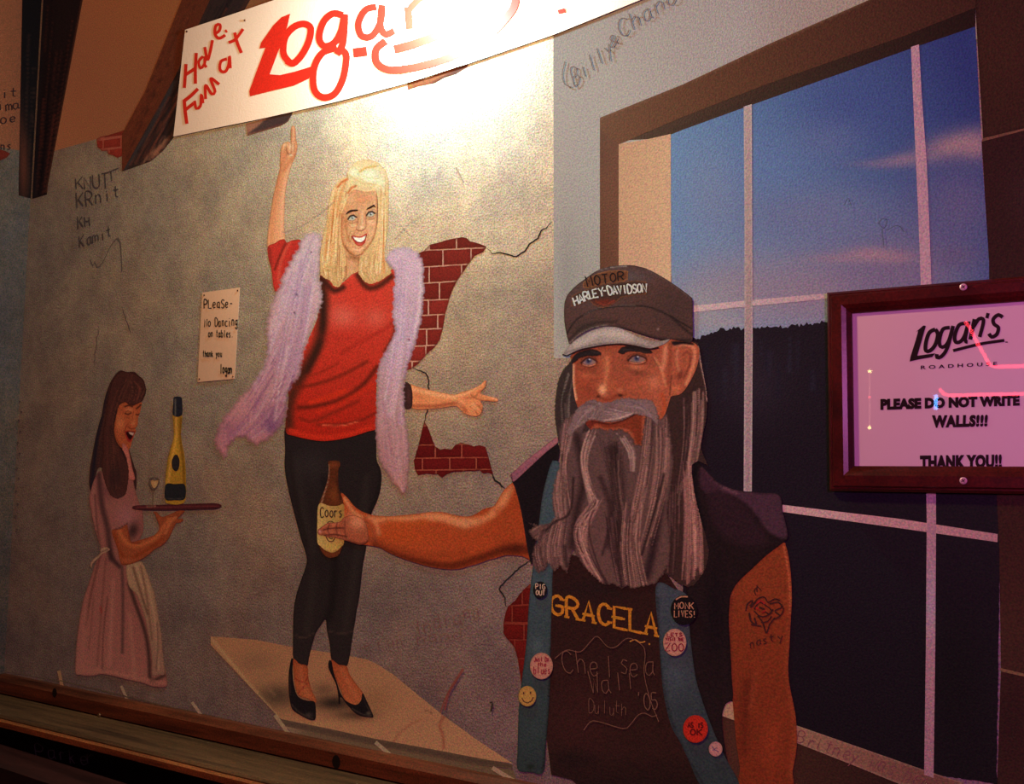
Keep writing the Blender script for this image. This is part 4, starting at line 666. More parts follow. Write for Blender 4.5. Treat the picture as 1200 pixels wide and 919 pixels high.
paint('collar', '652 512.5 653.5 519 640 530 620 548.5 606 561.5 601.5 564.5 599 561 598.3 556 604 551 615 541 634 526', 11, (140, 84, 96), [G(600, 560, 652, 514, (130, 76, 92), (146, 90, 98)), S('600 563 599 557', 1.6, (30, 16, 22), .9), ED(1.4, (90, 50, 62), .5), S('606 556 630 536', 1, (96, 50, 66), .5)], 1.6, m)
v = paint('vest', '815 538 822 546 832 556 842 565.5 853 571 866 575 890 577.5 913 580 917 598 923.3 628 917 636.5 898 651 880 667.5 864 683.5 856.5 697 854.3 712 854 730 856 762 857.5 795 858.7 819 850 826 846 845 850 880 852 891 840 866 829.6 840 821 815 815.5 795 811 765 808 733 806 700 800 660 806 600 812 560', 11, (30, 18, 22),
      [FL('842 565 866 575 913 580 923.3 628 902 624 888 606 876 592 860 581 846 577', (64, 38, 54), 1, 1.5), S('824 549 838 566 862 578', 4, (104, 62, 80), .8), S('832 574 852 572 870 576', 2, (90, 52, 68), .6), FL('822 548 836 562 846 574 828 578 820 566', (58, 32, 46), .9, 1.5), S('816 540 814 570 824 620', 5, (14, 10, 16), .8), FL('830 578 852 578 872 592 892 618 898 636 870 640 840 620', (44, 24, 34), .8, 5), B(838, 720, 14, 60, (20, 12, 18), .7), S('852 740 856 810', 3, (26, 16, 20), .7), ED(1.5, (16, 10, 14), .5)], 2.6, m)
def badge(parent, x, y, rx, ry, base, txt, tc, lab, ops=(), extra=(), w=1.1):
    a = np.linspace(0, 2*pi, 16, endpoint=False)
    b_ = paint('badge', list(np.c_[x+rx*np.cos(a), y+ry*np.sin(a)].ravel()), 24, base, [ED(2., [c*.72 for c in base], .5)]+list(ops), 1.6, parent, True, label=lab)
    st = list(extra)
    for s, (x0, y0, x1, y1) in txt: st += letters(s, f'{x0} {y0} {x1} {y0} {x1} {y1} {x0} {y1}', w, .25, seed=len(s))
    # sub-part level is used up by the badge: its print is one more mesh joined beside it
    if st: stroke_mesh('badge_print', st, tc, 25, parent)
badge(bl, 633, 691.5, 8.4, 10, (26, 20, 24), [('PIG', (628, 684.5, 638.5, 690.5)), ('OUT', (628.5, 692, 638.5, 697.5))], (170, 140, 124), 'black badge lettered PIG OUT')
badge(br_, 801.5, 715, 15.5, 17.5, (22, 14, 18), [('MONK', (791, 706, 813, 713.5)), ('LIVES!', (790, 716, 815, 723.5))], (156, 104, 88), 'black badge lettered MONK LIVES', extra=line('792 703 798 699.5 806 699.5', 1.6))
badge(br_, 790.7, 753, 13.6, 16, (188, 128, 120), [('LETS', (782, 742, 799, 746)), ('VISIT THE', (780, 747.5, 801, 751)), ('ZOO', (780, 754, 801, 763))], (110, 30, 44), 'white badge lettered ZOO', w=1.3)
badge(bl, 634.5, 780.6, 13.4, 15.6, (190, 128, 118), [('Just Do', (626, 770, 643, 775)), ('the', (630, 776.5, 640, 781)), ('blues', (625, 782, 645, 790))], (120, 34, 48), 'white badge with handwritten words')
badge(bl, 618, 816, 10.4, 12, (196, 146, 82), [], (60, 36, 30), 'yellow smiling face badge', extra=[(P('613.6 811 613.8 814'), 1.6), (P('621.6 810.6 621.8 813.6'), 1.6)]+line('611.5 818 614 822.5 618.5 824 623 821.5 625 817', 1.1))
badge(br_, 815, 854.5, 14.6, 16.2, (160, 34, 26), [('AS IS', (806, 847, 824, 853)), ('OK', (809, 855, 822, 862))], (70, 14, 16), 'red badge', w=1.6)
badge(br_, 838.6, 878, 8, 8.8, (156, 104, 112), [], (96, 70, 100), 'small pale pink badge', extra=line('834 875 838 879 842 881', 1.1)+line('835 880 840 876', .9))
LTS = [(138, 112, 108), (106, 84, 82), (162, 136, 128), (62, 46, 48), (46, 32, 36), (122, 98, 94)]
def WV(g1, g2, n, w, cols, seed): return HR(g1, g2, n, w, cols, .85, .8, 1.0, seed=seed)
# head of the bearded man
HG = [(128, 110, 108), (96, 80, 82), (150, 132, 128), (70, 54, 56)]
DH = (52, 38, 38)
OPS = [B(662, 450, 8, 24, (54, 40, 38), .9), HR('668 430 658 470 660 520', '676 440 668 480 676 520', 22, 1.5, [(130, 112, 104), (86, 70, 66), (40, 28, 30)], .8, seed=41)]
paint('long_hair', '674 414 668 424 660 433 654.5 445 652 457 650.5 470 650 486 651.5 500 654 515 657 530 660 545 680 560 694 520 690 440', 12, DH, OPS+[ED(1.2, None, .3)], 1.3, m, True, rough=.4)
mh = paint('long_hair', '774 396 800 397 812 400 818 402 820 410 823 430 827 452 829 470 828 490 824 508 821 525 826 538 830 546 818 540 811 545 811 556 814 580 820 604 827 628 831 645 830 655 826 668 820 678 813 686 806 688 797 685 786 676 764 664 756 600 760 500 766 440', 12, DH,
      [S('818 406 822 430 827.5 455 828.5 470', 1.6, (176, 154, 146), .85), HR('800 468 800 520 790 600', '826 452 824 500 812 560', 80, 1.9, [(150, 126, 120), (60, 44, 46), (130, 106, 104), (44, 32, 36)], .85, seed=42), S('813 460 812 500 806 550', 2.2, (170, 146, 136), .7), S('824 460 823 500 815 550', 1.8, (160, 134, 126), .7), S('806 480 802 530 800 560', 2, (44, 32, 34), .8),
       HR('798 540 802 600 798 680', '811 550 818 610 826 672', 80, 1.6, [(142, 108, 110), (84, 60, 64), (160, 124, 122), (112, 86, 88)], .75, seed=43), WV('804 540 806 600 804 686', '812 552 822 620 824 668', 90, 1.2, [(160, 128, 124), (120, 90, 90), (180, 148, 140), (76, 54, 58)], 431), S('822 470 818 520 806 560', 3, (158, 132, 126), .5), HR('786 560 784 620 782 670', '796 560 796 620 792 676', 26, 1.3, [(100, 76, 80), (40, 28, 34), (120, 92, 96)], .7, seed=44)], 1.3, m, False, rough=.4, tint=(1.02, .88, .88))
fc = paint('face', '671 424 670 416 700 402 745 400 766 406 784 398 800 399.5 811 401 816.5 404.5 819.5 410 819 420 816.5 430 812.5 440 807 450 802 457.5 796 462.5 787 464.5 784.5 470 782 478 778 488 770 500 755 524 735 530 700 510 684 494 677.5 479 674 468 672.5 460 671 444', 13, (148, 70, 48),
      [G(671, 0, 785, 0, (142, 64, 44), (158, 78, 56)), S('672 428 672 448 675 468', 3, (226, 160, 122), .8), B(684, 446, 9, 14, (150, 62, 40), .7), B(709, 428, 6, 16, (176, 92, 62), .8), B(690, 426, 13, 8, (104, 46, 34), .7), B(746, 423, 17, 9, (108, 48, 38), .7), B(687, 440, 8, 5, (176, 88, 60), .7), B(690, 460, 8, 8, (132, 52, 36), .6), S('704 424 702 440 705 456', 4, (150, 70, 46), .6), S('712 420 711 440 708 456', 4, (196, 112, 76), .7), B(706, 457, 5.4, 7, (228, 160, 118), .95), B(718, 452, 7, 8, (176, 86, 54), .6), S('699 460 702 464.5 709 468.6 716 468 722 463 728 463', 3, (120, 50, 34), .8), B(701, 465, 2.4, 1.6, (46, 18, 16), .9), B(727, 463.5, 3.4, 1.8, (46, 18, 16), .9), S('722 452 730 455 734 463', 2.4, (130, 58, 40), .6), B(727, 457, 4, 3.4, (196, 110, 78), .7),
       S('734 457 744 464 754 474', 3, (140, 70, 52), .6), B(766, 448, 12, 11, (186, 106, 78), .8), B(738, 446, 14, 6, (140, 62, 46), .5), B(748, 437, 14, 4.5, (110, 52, 40), .75, 10), B(746, 430, 10, 4, (196, 112, 76), .7), B(692, 434, 9, 3, (120, 58, 40), .6), B(745, 452, 12, 6, (170, 82, 56), .6), S('764 420 770 426 772 434', 1.6, (110, 54, 40), .7), S('768 420 776 436 780 452', 3, (206, 128, 92), .6), S('776 462 779 475 776 488', 4, (166, 68, 40), .8), S('768 466 772 486', 4, (176, 92, 66), .5), S('690 410 720 407 750 408', 3, (130, 60, 44), .6), S('780 402 779 420 776 432', 5, (204, 130, 100), .7),
       S('786 404 785 425 783 450', 4, (130, 58, 42), .7), S('792 404 806 404 814 410 812 430 804 450', 4, (206, 124, 92), .85), S('800 416 805 412 809 416 808 428 802 442', 2.4, (110, 50, 40), .7), B(797, 440, 4, 7, (96, 40, 32), .8, 20), S('794 410 793 425 796 434', 3, (196, 116, 86), .7), B(792, 456, 6, 5, (196, 104, 72), .8), S('817 410 815.5 430 806 451 795 462', 1.3, (140, 74, 58), .7), S('785 463 786 450 787 440', 1.2, (80, 34, 26), .8), FL('787 400.5 800 399.8 812 402 813.5 404.5 800 403.5 790 405', (30, 18, 22), 1, 1),
       FL('693 495 702 493.5 715 497 730 493 746 486 752 486 752 500 751.5 520 746 520 740 506 728 501 712 502 700 498', (116, 46, 30), 1, 1.2), FL('684 496 694 493 698 496 690 504 685 506', (104, 36, 28), 1, 1), S('694 494 706 496 716 497 730 493 745 485', 1.6, (70, 24, 20), .95, .8), S('741 487 746 484', 2, (40, 20, 20), .9), S('747 492 748 505 748 518', 3, (112, 44, 28), .8)], 1.3, m)
for e_, (x, y, k) in enumerate([(690, 423, .8), (746.5, 420, 1.)]):
    hw = 8.5*k+1.2
    paint('eye', f'{x-hw-3} {y+2} {x-hw} {y-5} {x} {y-7} {x+hw} {y-5} {x+hw+3} {y+2} {x+hw-1} {y+7} {x} {y+8.5} {x-hw} {y+6}', 14, (128, 58, 42),
        [FL(f'{x-hw} {y+2.4} {x-5*k} {y-1.8} {x} {y-3} {x+5.5*k} {y-1.8} {x+hw+1} {y+.8} {x+6*k} {y+4} {x} {y+4.9} {x-5*k} {y+4.2}', (134, 98, 92), 1, .6), B(x-.3, y, 3.8, 3.9, (80, 72, 98), 1, 0, .6), B(x-.3, y, 3.5, 3.6, (64, 58, 88), .8), B(x-.2, y-.3, 1.8, 1.9, (18, 16, 28), 1), B(x+1, y-1.8, 1.1, 1.1, (250, 244, 244), 1),
         S(f'{x-hw-1} {y+2.6} {x-5.4*k} {y-2.2} {x} {y-3.8} {x+6*k} {y-2.4} {x+hw+2} {y+1}', 1.8, (60, 28, 26), .95, .8), S(f'{x-hw} {y-3.6} {x} {y-6.4} {x+hw} {y-3}', 2.2, (110, 52, 38), .6), S(f'{x-hw+1} {y+4.6} {x} {y+6.4} {x+hw} {y+3.6}', 1.2, (206, 130, 100), .8), ED(3, None, 1)], .8, m)
paint('eyebrow', '670.5 426.5 671 419 676 413.5 684 410.5 694 409 702 411.5 705 415.5 698 417.5 688 417.5 679 420.5', 15, (34, 24, 26), [HR('674 422 690 414 702 412', '676 416 690 411 704 416', 10, 1, [(60, 44, 44), (24, 16, 18)], .6, seed=51), ED(1.6, None, .5)], 1.2, m, rough=.4)
paint('eyebrow', '724 412.5 729 407 738 404.5 747 405.5 756 408 762 410 764.5 414 756 414.5 746 412.5 736 412.5 730 415.5', 15, (34, 24, 26), [HR('728 412 745 408 762 412', '728 409 745 411 762 414', 10, 1, [(60, 44, 44), (24, 16, 18)], .6, seed=52), ED(1.6, None, .5)], 1.2, m, rough=.4)
GB = (84, 68, 68)
beard = paint('beard', '673 484 680 482 690 488 686 498 684 506 692 503 702 501 712 503.5 728 502.5 738 508 745 520 751.5 521 753 505 755 490 762 478 768 480 774 492 780 484 784 490 788 520 790 545 786 575 782 600 786 640 784 660 776 676 768 684 760 686 752 688 743 691 735 687 728 690 718 685 708 686 699 679 691 671 684 664 676 652 672 645 669 655 664.5 673 657 664 649 670 643 660 640 668 630 672 625 664 624 650 626 640 630 634 624 632 619 622 626 617 619 613 632 615 645 612 650 605 647 592 646.5 580 649 565 655 548 658 537 655 520 654 505 660 492', 15, GB,
      [B(700, 640, 90, 70, (92, 70, 72), .5), S('718 528 724 570 722 610 728 660', 14, (40, 28, 30), .95), S('676 512 684 560 676 600 670 640', 9, (44, 32, 34), .9), S('774 590 766 640 758 676', 9, (38, 26, 32), .9), S('704 560 716 600 712 640', 6, (50, 36, 38), .8), S('652 560 656 600', 5, (120, 100, 94), .6),
       WV('663 488 656 540 650 604', '674 488 664 545 670 600', 60, 1.3, LTS, 61), WV('650 545 646 580 650 608', '664 550 662 580 664 606', 40, 1.3, [(130, 108, 102), (150, 128, 120), (96, 78, 76)], 611),
       WV('689 500 681 540 693 596', '700 504 688 545 703 596', 70, 1.2, [(168, 146, 138), (140, 118, 112), (110, 90, 88), (186, 166, 156), (70, 54, 54)], 62), WV('692 588 672 626 698 684', '706 586 688 636 712 688', 110, 1.3, [(150, 122, 118), (120, 94, 94), (92, 70, 72), (52, 36, 40), (164, 136, 130)], 63),
       WV('700 508 714 560 724 620', '734 512 728 560 734 600', 60, 1.1, [(80, 62, 62), (56, 42, 44), (40, 28, 30), (100, 82, 80)], 64), WV('722 508 736 530 738 552', '734 508 744 528 744 552', 26, 1.2, [(156, 142, 136), (126, 110, 110)], 65),
       WV('756 488 748 556 730 640', '768 488 760 560 742 640', 110, 1.2, LTS, 66), WV('768 490 766 560 748 640', '786 490 784 560 764 640', 110, 1.2, LTS, 661), WV('730 590 726 640 728 688', '752 590 750 640 760 688', 110, 1.3, LTS, 67), WV('708 600 716 650 724 688', '724 600 728 650 734 688', 50, 1.2, [(110, 86, 88), (60, 44, 48), (44, 30, 34)], 671),
       WV('640 600 622 640 628 668', '668 600 664 640 666 668', 80, 1.3, LTS, 68), WV('650 604 632 612 618 620', '652 612 636 622 624 632', 24, 1.2, [(140, 118, 110), (100, 80, 78), (60, 44, 44)], 69), S('672 560 668 600 650 612 640 622', 2.5, (34, 24, 26), .8), S('698 590 690 620 700 660 712 684', 1.8, (44, 30, 34), .7), S('714 620 706 650', 2.5, (48, 34, 38), .8), S('778 556 770 590 752 650', 3, (34, 24, 28), .8), S('662 640 664 664', 3, (34, 24, 26), .7),
       S('690 506 681 535 690 570 700 590 684 606 679 622 690 655 704 680', 1.6, (184, 162, 152), .55), S('672 500 666 530', 2, (170, 152, 146), .5), ED(2.5, None, .7)], 1.15, m, False, rough=1., tint=(1.02, .88, .88))
paint('moustache', '676 479 682 474 688 470 695 468 701 470 706 472 712 471.5 720 469 727 467 736 466 744 467.5 752 467 760 468 766 472 770 480 772 492 770 500 764 492 756 488 750 487.5 744 486 736 490 726 494 716 495.5 706 494.5 696 492.5 690 493 684 498 676 504 668 512 664 506 668 494 672 486', 16, (116, 98, 98),
      [HR('700 472 684 484 668 506', '708 472 700 492 684 498', 60, 1.1, [(156, 138, 134), (84, 68, 70), (128, 110, 110)], .7, seed=71), HR('706 474 724 480 742 485', '712 492 728 490 746 484', 50, 1.1, [(150, 134, 134), (88, 72, 78), (168, 150, 146)], .7, seed=72), HR('724 470 750 472 768 496', '730 478 752 480 764 492', 60, 1.1, [(142, 126, 128), (88, 72, 80), (122, 106, 112)], .7, seed=73),
       S('708 493 718 491.5 730 489 742 484', 1.4, (190, 168, 158), .8), S('686 474 694 473 700 476', 3, (84, 68, 70), .6), S('715 474 730 470 742 472', 3, (96, 84, 90), .5), B(716, 476, 4, 5, (92, 76, 82), .6), ED(2, None, .7)], 1.3, m, rough=.8, tint=(1.02, .92, .93))
cap = paint('cap', '661 366 661.5 356 663 350 666.5 343.5 676 334 687.5 325.5 695 320 702.5 316 713 312.8 725 311 740 310.8 749 312.5 758 315 771 321.5 785 330 798 339 809 347.5 811.5 352 811.8 370 811 399.5 798 399.5 785 397.5 777.5 398.5 762 395 747.5 390.5 736 386.5 725 384 717 382.5 710 382.5 698 384.5 687.5 388.5 677 395 668 403.5 665.5 398 663.5 390 661.5 378', 17, (78, 50, 46),
      [B(700, 340, 34, 22, (84, 66, 60), .6), B(735, 325, 30, 10, (88, 74, 76), .7), B(790, 360, 26, 26, (64, 44, 44), .7), B(690, 385, 26, 10, (52, 42, 38), .6), S('664 392 672 379 682 370 696 363.5 712 360.5 735 358.5 755 359 770 363 785 370.5 800 379 810 385', 1.6, (30, 22, 22), .9), S('684 369 700 361.5 720 358.5 745 358', 1., (108, 90, 84), .6), S('786 371 800 384 810 392', 3, (36, 24, 26), .7), S('668 402 677 393.5 688 387 699 383 712 381', 1.6, (124, 104, 96), .8), S('668 398 682 384 700 378 722 377', 3, (44, 32, 32), .7), S('701 317 714 313.5 734 312', 1.4, (150, 130, 120), .8), S('725 384 748 391 778 398.5 808 399', 4, (40, 26, 28), .8), S('758 316 785 331 809 349', 1.6, (100, 84, 82), .5), B(771, 386, 1.6, 1.6, (150, 120, 110), .8), ED(1.6, (34, 24, 26), .5)], 1.6, m)
paint('cap_emblem', '683 337 683 331.5 690 325.5 700 320.5 712 317.5 724 316.5 736 317.5 735.5 328 731 330 716 331 702 334 688 338', 18, (98, 56, 38), [ED(1.4, (150, 92, 56), .7)], 1.5, m, False)
paint('cap_emblem', '669.5 359.5 670 347 677 343 690 338.5 706 333.5 726 330.5 744 329 757 330 758 339 756.5 345 744 346 728 348.5 722 354 714 359 706 361 696 357.5 690 351.5 680 356', 18, (62, 40, 36), [ED(1.3, (128, 74, 48), .8), B(708, 354, 14, 4, (110, 36, 26), .9), S('698 353 708 358 720 352', 1.2, (150, 56, 36), .7)], 1.5, m, False)
stroke_mesh('cap_lettering', letters('MOTOR', '686 324 731 318.5 731 328 689 336', 1.5, .12, pitch=5.8), (30, 20, 22), 20, m)
stroke_mesh('cap_lettering', letters('HARL', '671 349 693 338.8 696 348.5 674 358.5', 1.9, .05, pitch=5.)+letters('EY', '694 340 706 336.5 708 347 696 349', 1.9, .05, pitch=5.)+letters('-DAVIDSON', '705 336 757 332.5 757 342.5 708 346', 1.9, .05, pitch=5.), (236, 226, 212), 20, m)
brim = paint('cap_brim', '660 415.3 664 409 668 403.6 677 396 687.5 389.8 698 385.5 710 383 725 384 736 389 747.5 394.5 758 398.5 770 399.8 778 399 785 397.5 781.5 401 777.5 403.6 770 406.5 761 408.2 750 406 740 404 728 402.6 717.5 403 706 404 692 406.6 680 409.3 671 413 665 416.3', 18, (152, 132, 126),
      [S('676 404 700 392 720 390 740 396', 7, (182, 160, 150), .8), B(722, 393, 16, 6, (190, 168, 158), .6), S('760 403 776 402', 4, (130, 108, 104), .7), S('662 414 680 408 706 402.5 740 403 761 407', 1.6, (96, 76, 74), .6), S('668 403 687 389.5 710 382.5 726 383.5 750 395', 1., (40, 28, 30), .9), ED(1.2, (110, 90, 86), .5)], 1.5, m)
stroke_mesh('cap_brim_edge', line('659 415.6 664 417 680 410.4 706 405 728 403.6 750 407 761 409.4 772 407.4', 1.5), (40, 22, 22), 19, m)
# ------------------------------------------------------------ writing on the walls
def note(label, words, col, lvl=22, **k):
    t = thing('handwriting', label, 'handwriting')
    for w_ in words: stroke_mesh('pen_stroke', w_, col, lvl, t, **k)
    return t
INK = (52, 42, 40)
note('black pencil scrawl in two rows written beside the leftmost beam', [letters('KNUT', '88 210 126 202 127 220 89 222', 1.2, .25, seed=2), line('124 203 139 197', 1.), line('130 201 131 212', 1.), letters('KRnit', '90 226 138 218 139 231 91 244', 1.3, .3, seed=3)], INK)
note('small two-row scrawl written under the larger pencil scrawl', [letters('KH', '91 253 104 254 105 264 92 267', 1.2, .2, seed=4), letters('Kamit', '92 278 130 264 131 276 93 291', 1.1, .3, seed=5)], INK)
note('looping pen squiggle drawn under the initials by the corner', [line('106 304 109 312 111 306 114 313 120 308 130 288 138 279 141 284 142 296 143 318', 1.)], (72, 58, 52))
note('slanting brown pen signatures written high on the pale plaster', [letters('Billy', '668 82 712 46 718 62 673 102', 1.2, .12, seed=6), letters('&', '713 44 722 38 724 50 715 58', 1.2), letters('Chano', '722 24 788 -14 792 2 728 44', 1.2, .12, seed=7), line('662 72 659 88 662 99 670 102', 1.1)], (132, 100, 90))
note('black marker words cut off at the left edge beside the beam', [letters('Nit', '-8 104 20 103 20 113 -8 116', 1.2, .2, seed=8), letters('Kima', '-12 118 22 118 23 128 -12 130', 1.2, .3, seed=9), letters('poe', '-10 133 18 134 18 143 -10 146', 1.2, .3, seed=10), letters('ans', '-6 166 14 167 14 175 -6 176', 1., .3, seed=11)], (34, 24, 24), plane='x')
note('faint red pen words written on the concrete right of the dancer\'s knees', [letters('Indiana', '484 728 560 706 562 722 488 746', 1.2, .35, seed=12), letters('we', '414 752 434 750 435 760 416 762', .9, .2, seed=13), letters('run', '442 749 472 745 473 756 443 759', .9, .2, seed=14), letters('hand', '486 743 540 736 541 748 487 755', .9, .2, seed=15)], (108, 62, 62), alpha=.55)
note('dark red crayon stroke slanting above the right end of the slab', [line('543 784 534 798 526 812 521 832', 3), line('538 792 530 806 522 818 516 836', 1.6)], (112, 50, 50), alpha=.7)
note('faint red crayon lines on the concrete between the two women\'s arms', [line('330 272 350 266 372 252 392 236', 1.5), line('534 196 539 205 543 214', 1.8), line('462 280 480 262 500 250', 1.3), line('468 262 480 276', 1.2)], (176, 122, 98), alpha=.4)
note('small dark figure mark drawn on the concrete beside the vest lining', [line('574 824 576.5 823 577 826 575.5 834', 1.8), line('576 830 577 825', 1.2)], (40, 30, 30))
note('faint scribble loops in the blue sky of the painted window', [line('1030 262 1034 256 1040 258 1036 268 1030 262', 1), line('1034 268 1036 290', .9), line('1040 270 1052 264 1060 272', .8), line('990 240 994 232 998 242', .8)], (70, 66, 96), alpha=.6)
note('short ragged dark ticks running down the concrete beside the wall corner', [[(P(f'{x} {y} {x+2} {y+1.5}'), 1.5) for x, y in [(22, 470), (24, 482), (21, 492), (23, 505), (20, 518), (22, 531), (19, 548), (21, 560), (18, 575), (20, 590), (17, 604), (19, 620)]]], (48, 34, 36))

note('faint pale scribble scratched in the dark panel under the ledge', [letters('Parker', '42 872 112 882 113 898 44 888', 1., .5, seed=41)], (40, 29, 25), lvl=-(YE+.0298)/.0001)
# ------------------------------------------------------------ banner hung over the wall
BAN = paint_material('banner_vinyl', .04, .4, False)
t = thing('banner', 'white vinyl banner with red brush lettering hung across the top', 'banner')
Vb, Fb, Cb = [], [], []
nx, ny = 40, 12
for i in range(nx+1):
    for j in range(ny+1):
        u, v = i/nx, j/ny; x = np.interp(u, [0, .3, 1], [217-14*v, 340, 820]); yt = 35-(x-217)*.335; yb = np.interp(x, [203, 300, 400, 477, 550, 650, 708, 760, 830], [160, 140.5, 118, 97, 74, 40, 17, -4, -34])
        y = yt+(yb-yt)*v
        Vb.append((x, y))
Vb = np.array(Vb); Pb = at(Vb[:, 0], Vb[:, 1], 'y', -.0034)
Pb[:, 1] += .0004*np.sin(Pb[:, 0]*23)*np.cos(Pb[:, 2]*9)
for i in range(nx):
    for j in range(ny): a = i*(ny+1)+j; Fb.append((a, a+1, a+ny+2, a+ny+1))
def banner_y(P_): return 0
me = mesh(Pb, Fb)
if me.polygons[0].normal.y > 0: me.flip_normals()
Cb = np.zeros((len(Vb), 4)); Cb[:, :3] = (236, 222, 204); Cb[:, 3] = 1
at_ = me.color_attributes.new('paint', 'FLOAT_COLOR', 'POINT'); at_.data.foreach_set('color', np.tile([.84, .80, .76, 1], len(Vb)).astype(np.float32))
sheet = link('sheet', me, t, [BAN]); md = sheet.modifiers.new('s', 'SOLIDIFY'); md.thickness = .0006; md.offset = -1
RED = flat('banner_red_paint', (.62, .026, .015), .5, .3, .15)
def solid(o, mat):
    o.data.materials.clear(); o.data.materials.append(mat); return o
BL = 41
hv = [('214 101 220 84 219 74', '0')]
def bl(s, w, sm=True): q = P(s); return (smooth(q, 2.) if sm and len(q) > 2 else q, w)
hv = [bl('216 103 217 90 218 75', 3.8), bl('229 98 229 80 230 62', 3.8), bl('217 88 229 80', 3.8), bl('238 66 233 72 235 80 240 74 240 66', 3.2), bl('240 66 240 76 242 79', 3.2), bl('240 55 243 70 246 62 249 47', 3.5), bl('251 40 257 36 258 29 253 30 252 40 257 45 264 41', 3.5), bl('264 35 266 38', 2.5),
      bl('216 118 217 130 219 145', 4.0), bl('215 119 224 112 232 104', 4.0), bl('217 129 227 121', 3.8), bl('228 118 230 127 235 124 236 111 238 121', 3.5), bl('241 116 241 100 248 110 252 107 247 92 257 99', 3.5), bl('266 69 259 72 258 82 264 84 268 76 269 66 270 80', 3.5), bl('275 38 278 50 283 62', 3.8), bl('268 50 276 46 285 34', 3.5)]
solid(stroke_mesh('small_lettering', hv, (200, 30, 30), BL, t), RED)
def blob(outline, sm=True, holes=()):
    o = paint('large_lettering', outline, BL, (215, 40, 35), [], 5, t, sm); return solid(o, RED)
blob('340 16 337 30 327 58 316 87 328 88 345 84 368 77 362 92 345 100 320 106 300 111 293 113 292 107 300 85 311 56 304 57 306 50 320 30 330 20', False)
solid(stroke_mesh('large_lettering', [bl('338 72 332 62 334 44 344 32 356 28 364 33 362 48 354 64 344 74 336 71', 8)], (215, 40, 35), BL, t), RED)
solid(stroke_mesh('large_lettering', [bl('402 18 390 16 379 26 374 44 380 54 392 50 400 36 404 18 402 50 395 64', 8), bl('395 56 378 62 368 80 368 104 378 114 392 110 402 92 406 66 400 58', 8)], (215, 40, 35), BL, t), RED)
solid(stroke_mesh('large_lettering', [bl('441 8 428 12 420 28 424 42 436 42 446 26 448 6 446 30 452 40 462 36', 8), bl('414 62 430 60', 11, False)], (215, 40, 35), BL, t), RED)
solid(stroke_mesh('large_lettering', [bl('478 8 480 34', 9, False), bl('478 14 490 0 506 -6 513 4 514 22', 8), bl('462 58 490 50 520 38 545 24', 10), bl('452 48 441 58 442 74 458 82 490 78 530 66 570 44 600 12 604 -8', 9), bl('654 14 662 12', 5, False)], (215, 40, 35), BL, t), RED)
PIN = flat('pin_head', (.10, .04, .03), .3, .5, 0, .6)
for x, y in [(219, 37), (287, 24)]: disc('tack', at(x, y, 'y', -.0040), .0022, PIN, t, .0015, 8)

# ------------------------------------------------------------ paper note pinned to the wall
PAP = flat('note_paper', (.74, .60, .47), .75, .1, .06)
t = thing('paper_note', 'small cream paper note with black handwriting asking for no dancing', 'note')
nv = []
for i in range(7):
    for j in range(13):
        u, v = i/6, j/12; x, y = quadmap(np.array([[u, v]]), '237 343 281 337 275 444 231.5 448')[0]
        nv.append(at(x, y, 'y', -.0008-.0006*sin(pi*u)*(1+.5*sin(6*v))))
nf = [(i*13+j, i*13+j+1, (i+1)*13+j+1, (i+1)*13+j) for i in range(6) for j in range(12)]
me = mesh(nv, nf)
if me.polygons[0].normal.y > 0: me.flip_normals()
sheet = link('sheet', me, t, [PAP]); md = sheet.modifiers.new('s', 'SOLIDIFY'); md.thickness = .0003; md.offset = -1
BK_ = flat('marker_black', (.02, .013, .012), .5, .2)
nl = letters('PLeaSe-', '239.5 351 272.5 351 272.5 361 239.5 361', 1.2, .15, seed=31)+letters('No Dancing', '240 374 278.5 371 278.5 381.5 240 383', 1.1, .15, seed=32)+letters('on tables.', '244 387 273.5 387 273.5 395 244 395', 1., .15, seed=33)+letters('thank you', '237.5 411 260 411 260 418 237.5 418', .9, .2, seed=34)+letters('logan', '258 427 272 428 272 437.5 258 438', 1.1, .1, seed=35)
solid(stroke_mesh('handwriting', nl, (30, 24, 24), 20, t), BK_)
for x, y in [(239.5, 346), (278.6, 340.5), (273, 441), (233.8, 444)]: disc('tack', at(x, y, 'y', -.0012), .0016, PIN, t, .0012, 8)

# ------------------------------------------------------------ framed sign screwed to the wall
FW = wood('mahogany_frame', (.030, .004, .003), (.090, .011, .008), 1., .3, .5, (12, 30, 12))
t = thing('framed_sign', 'dark red wooden frame with glass holding a printed house rule, at right', 'framed sign')
FY = -.0085
ox = lambda x, y: at(x, y, 'y', FY)
O_TL, O_BL = ox(966.5, 344.5), ox(975, 577); I_TL, I_BL = at(997.5, 369.4, 'y', -.0064), at(1002, 548, 'y', -.0064)
zT, zB = float(ox(1200, 322.5)[2]+O_TL[2])/2, float(ox(1200, 577.5)[2]+O_BL[2])/2
x0 = float(O_TL[0]+O_BL[0])/2; ix0 = float(I_TL[0]+I_BL[0])/2
izT = float(at(1100, 360.3, 'y', -.0064)[2]); izB = float(at(1100, 546.5, 'y', -.0064)[2])
wdt = ix0-x0; ix1 = ix0+.296; x1 = ix1+wdt
print('frame', x0, ix0, zT, zB, izT, izB, wdt)
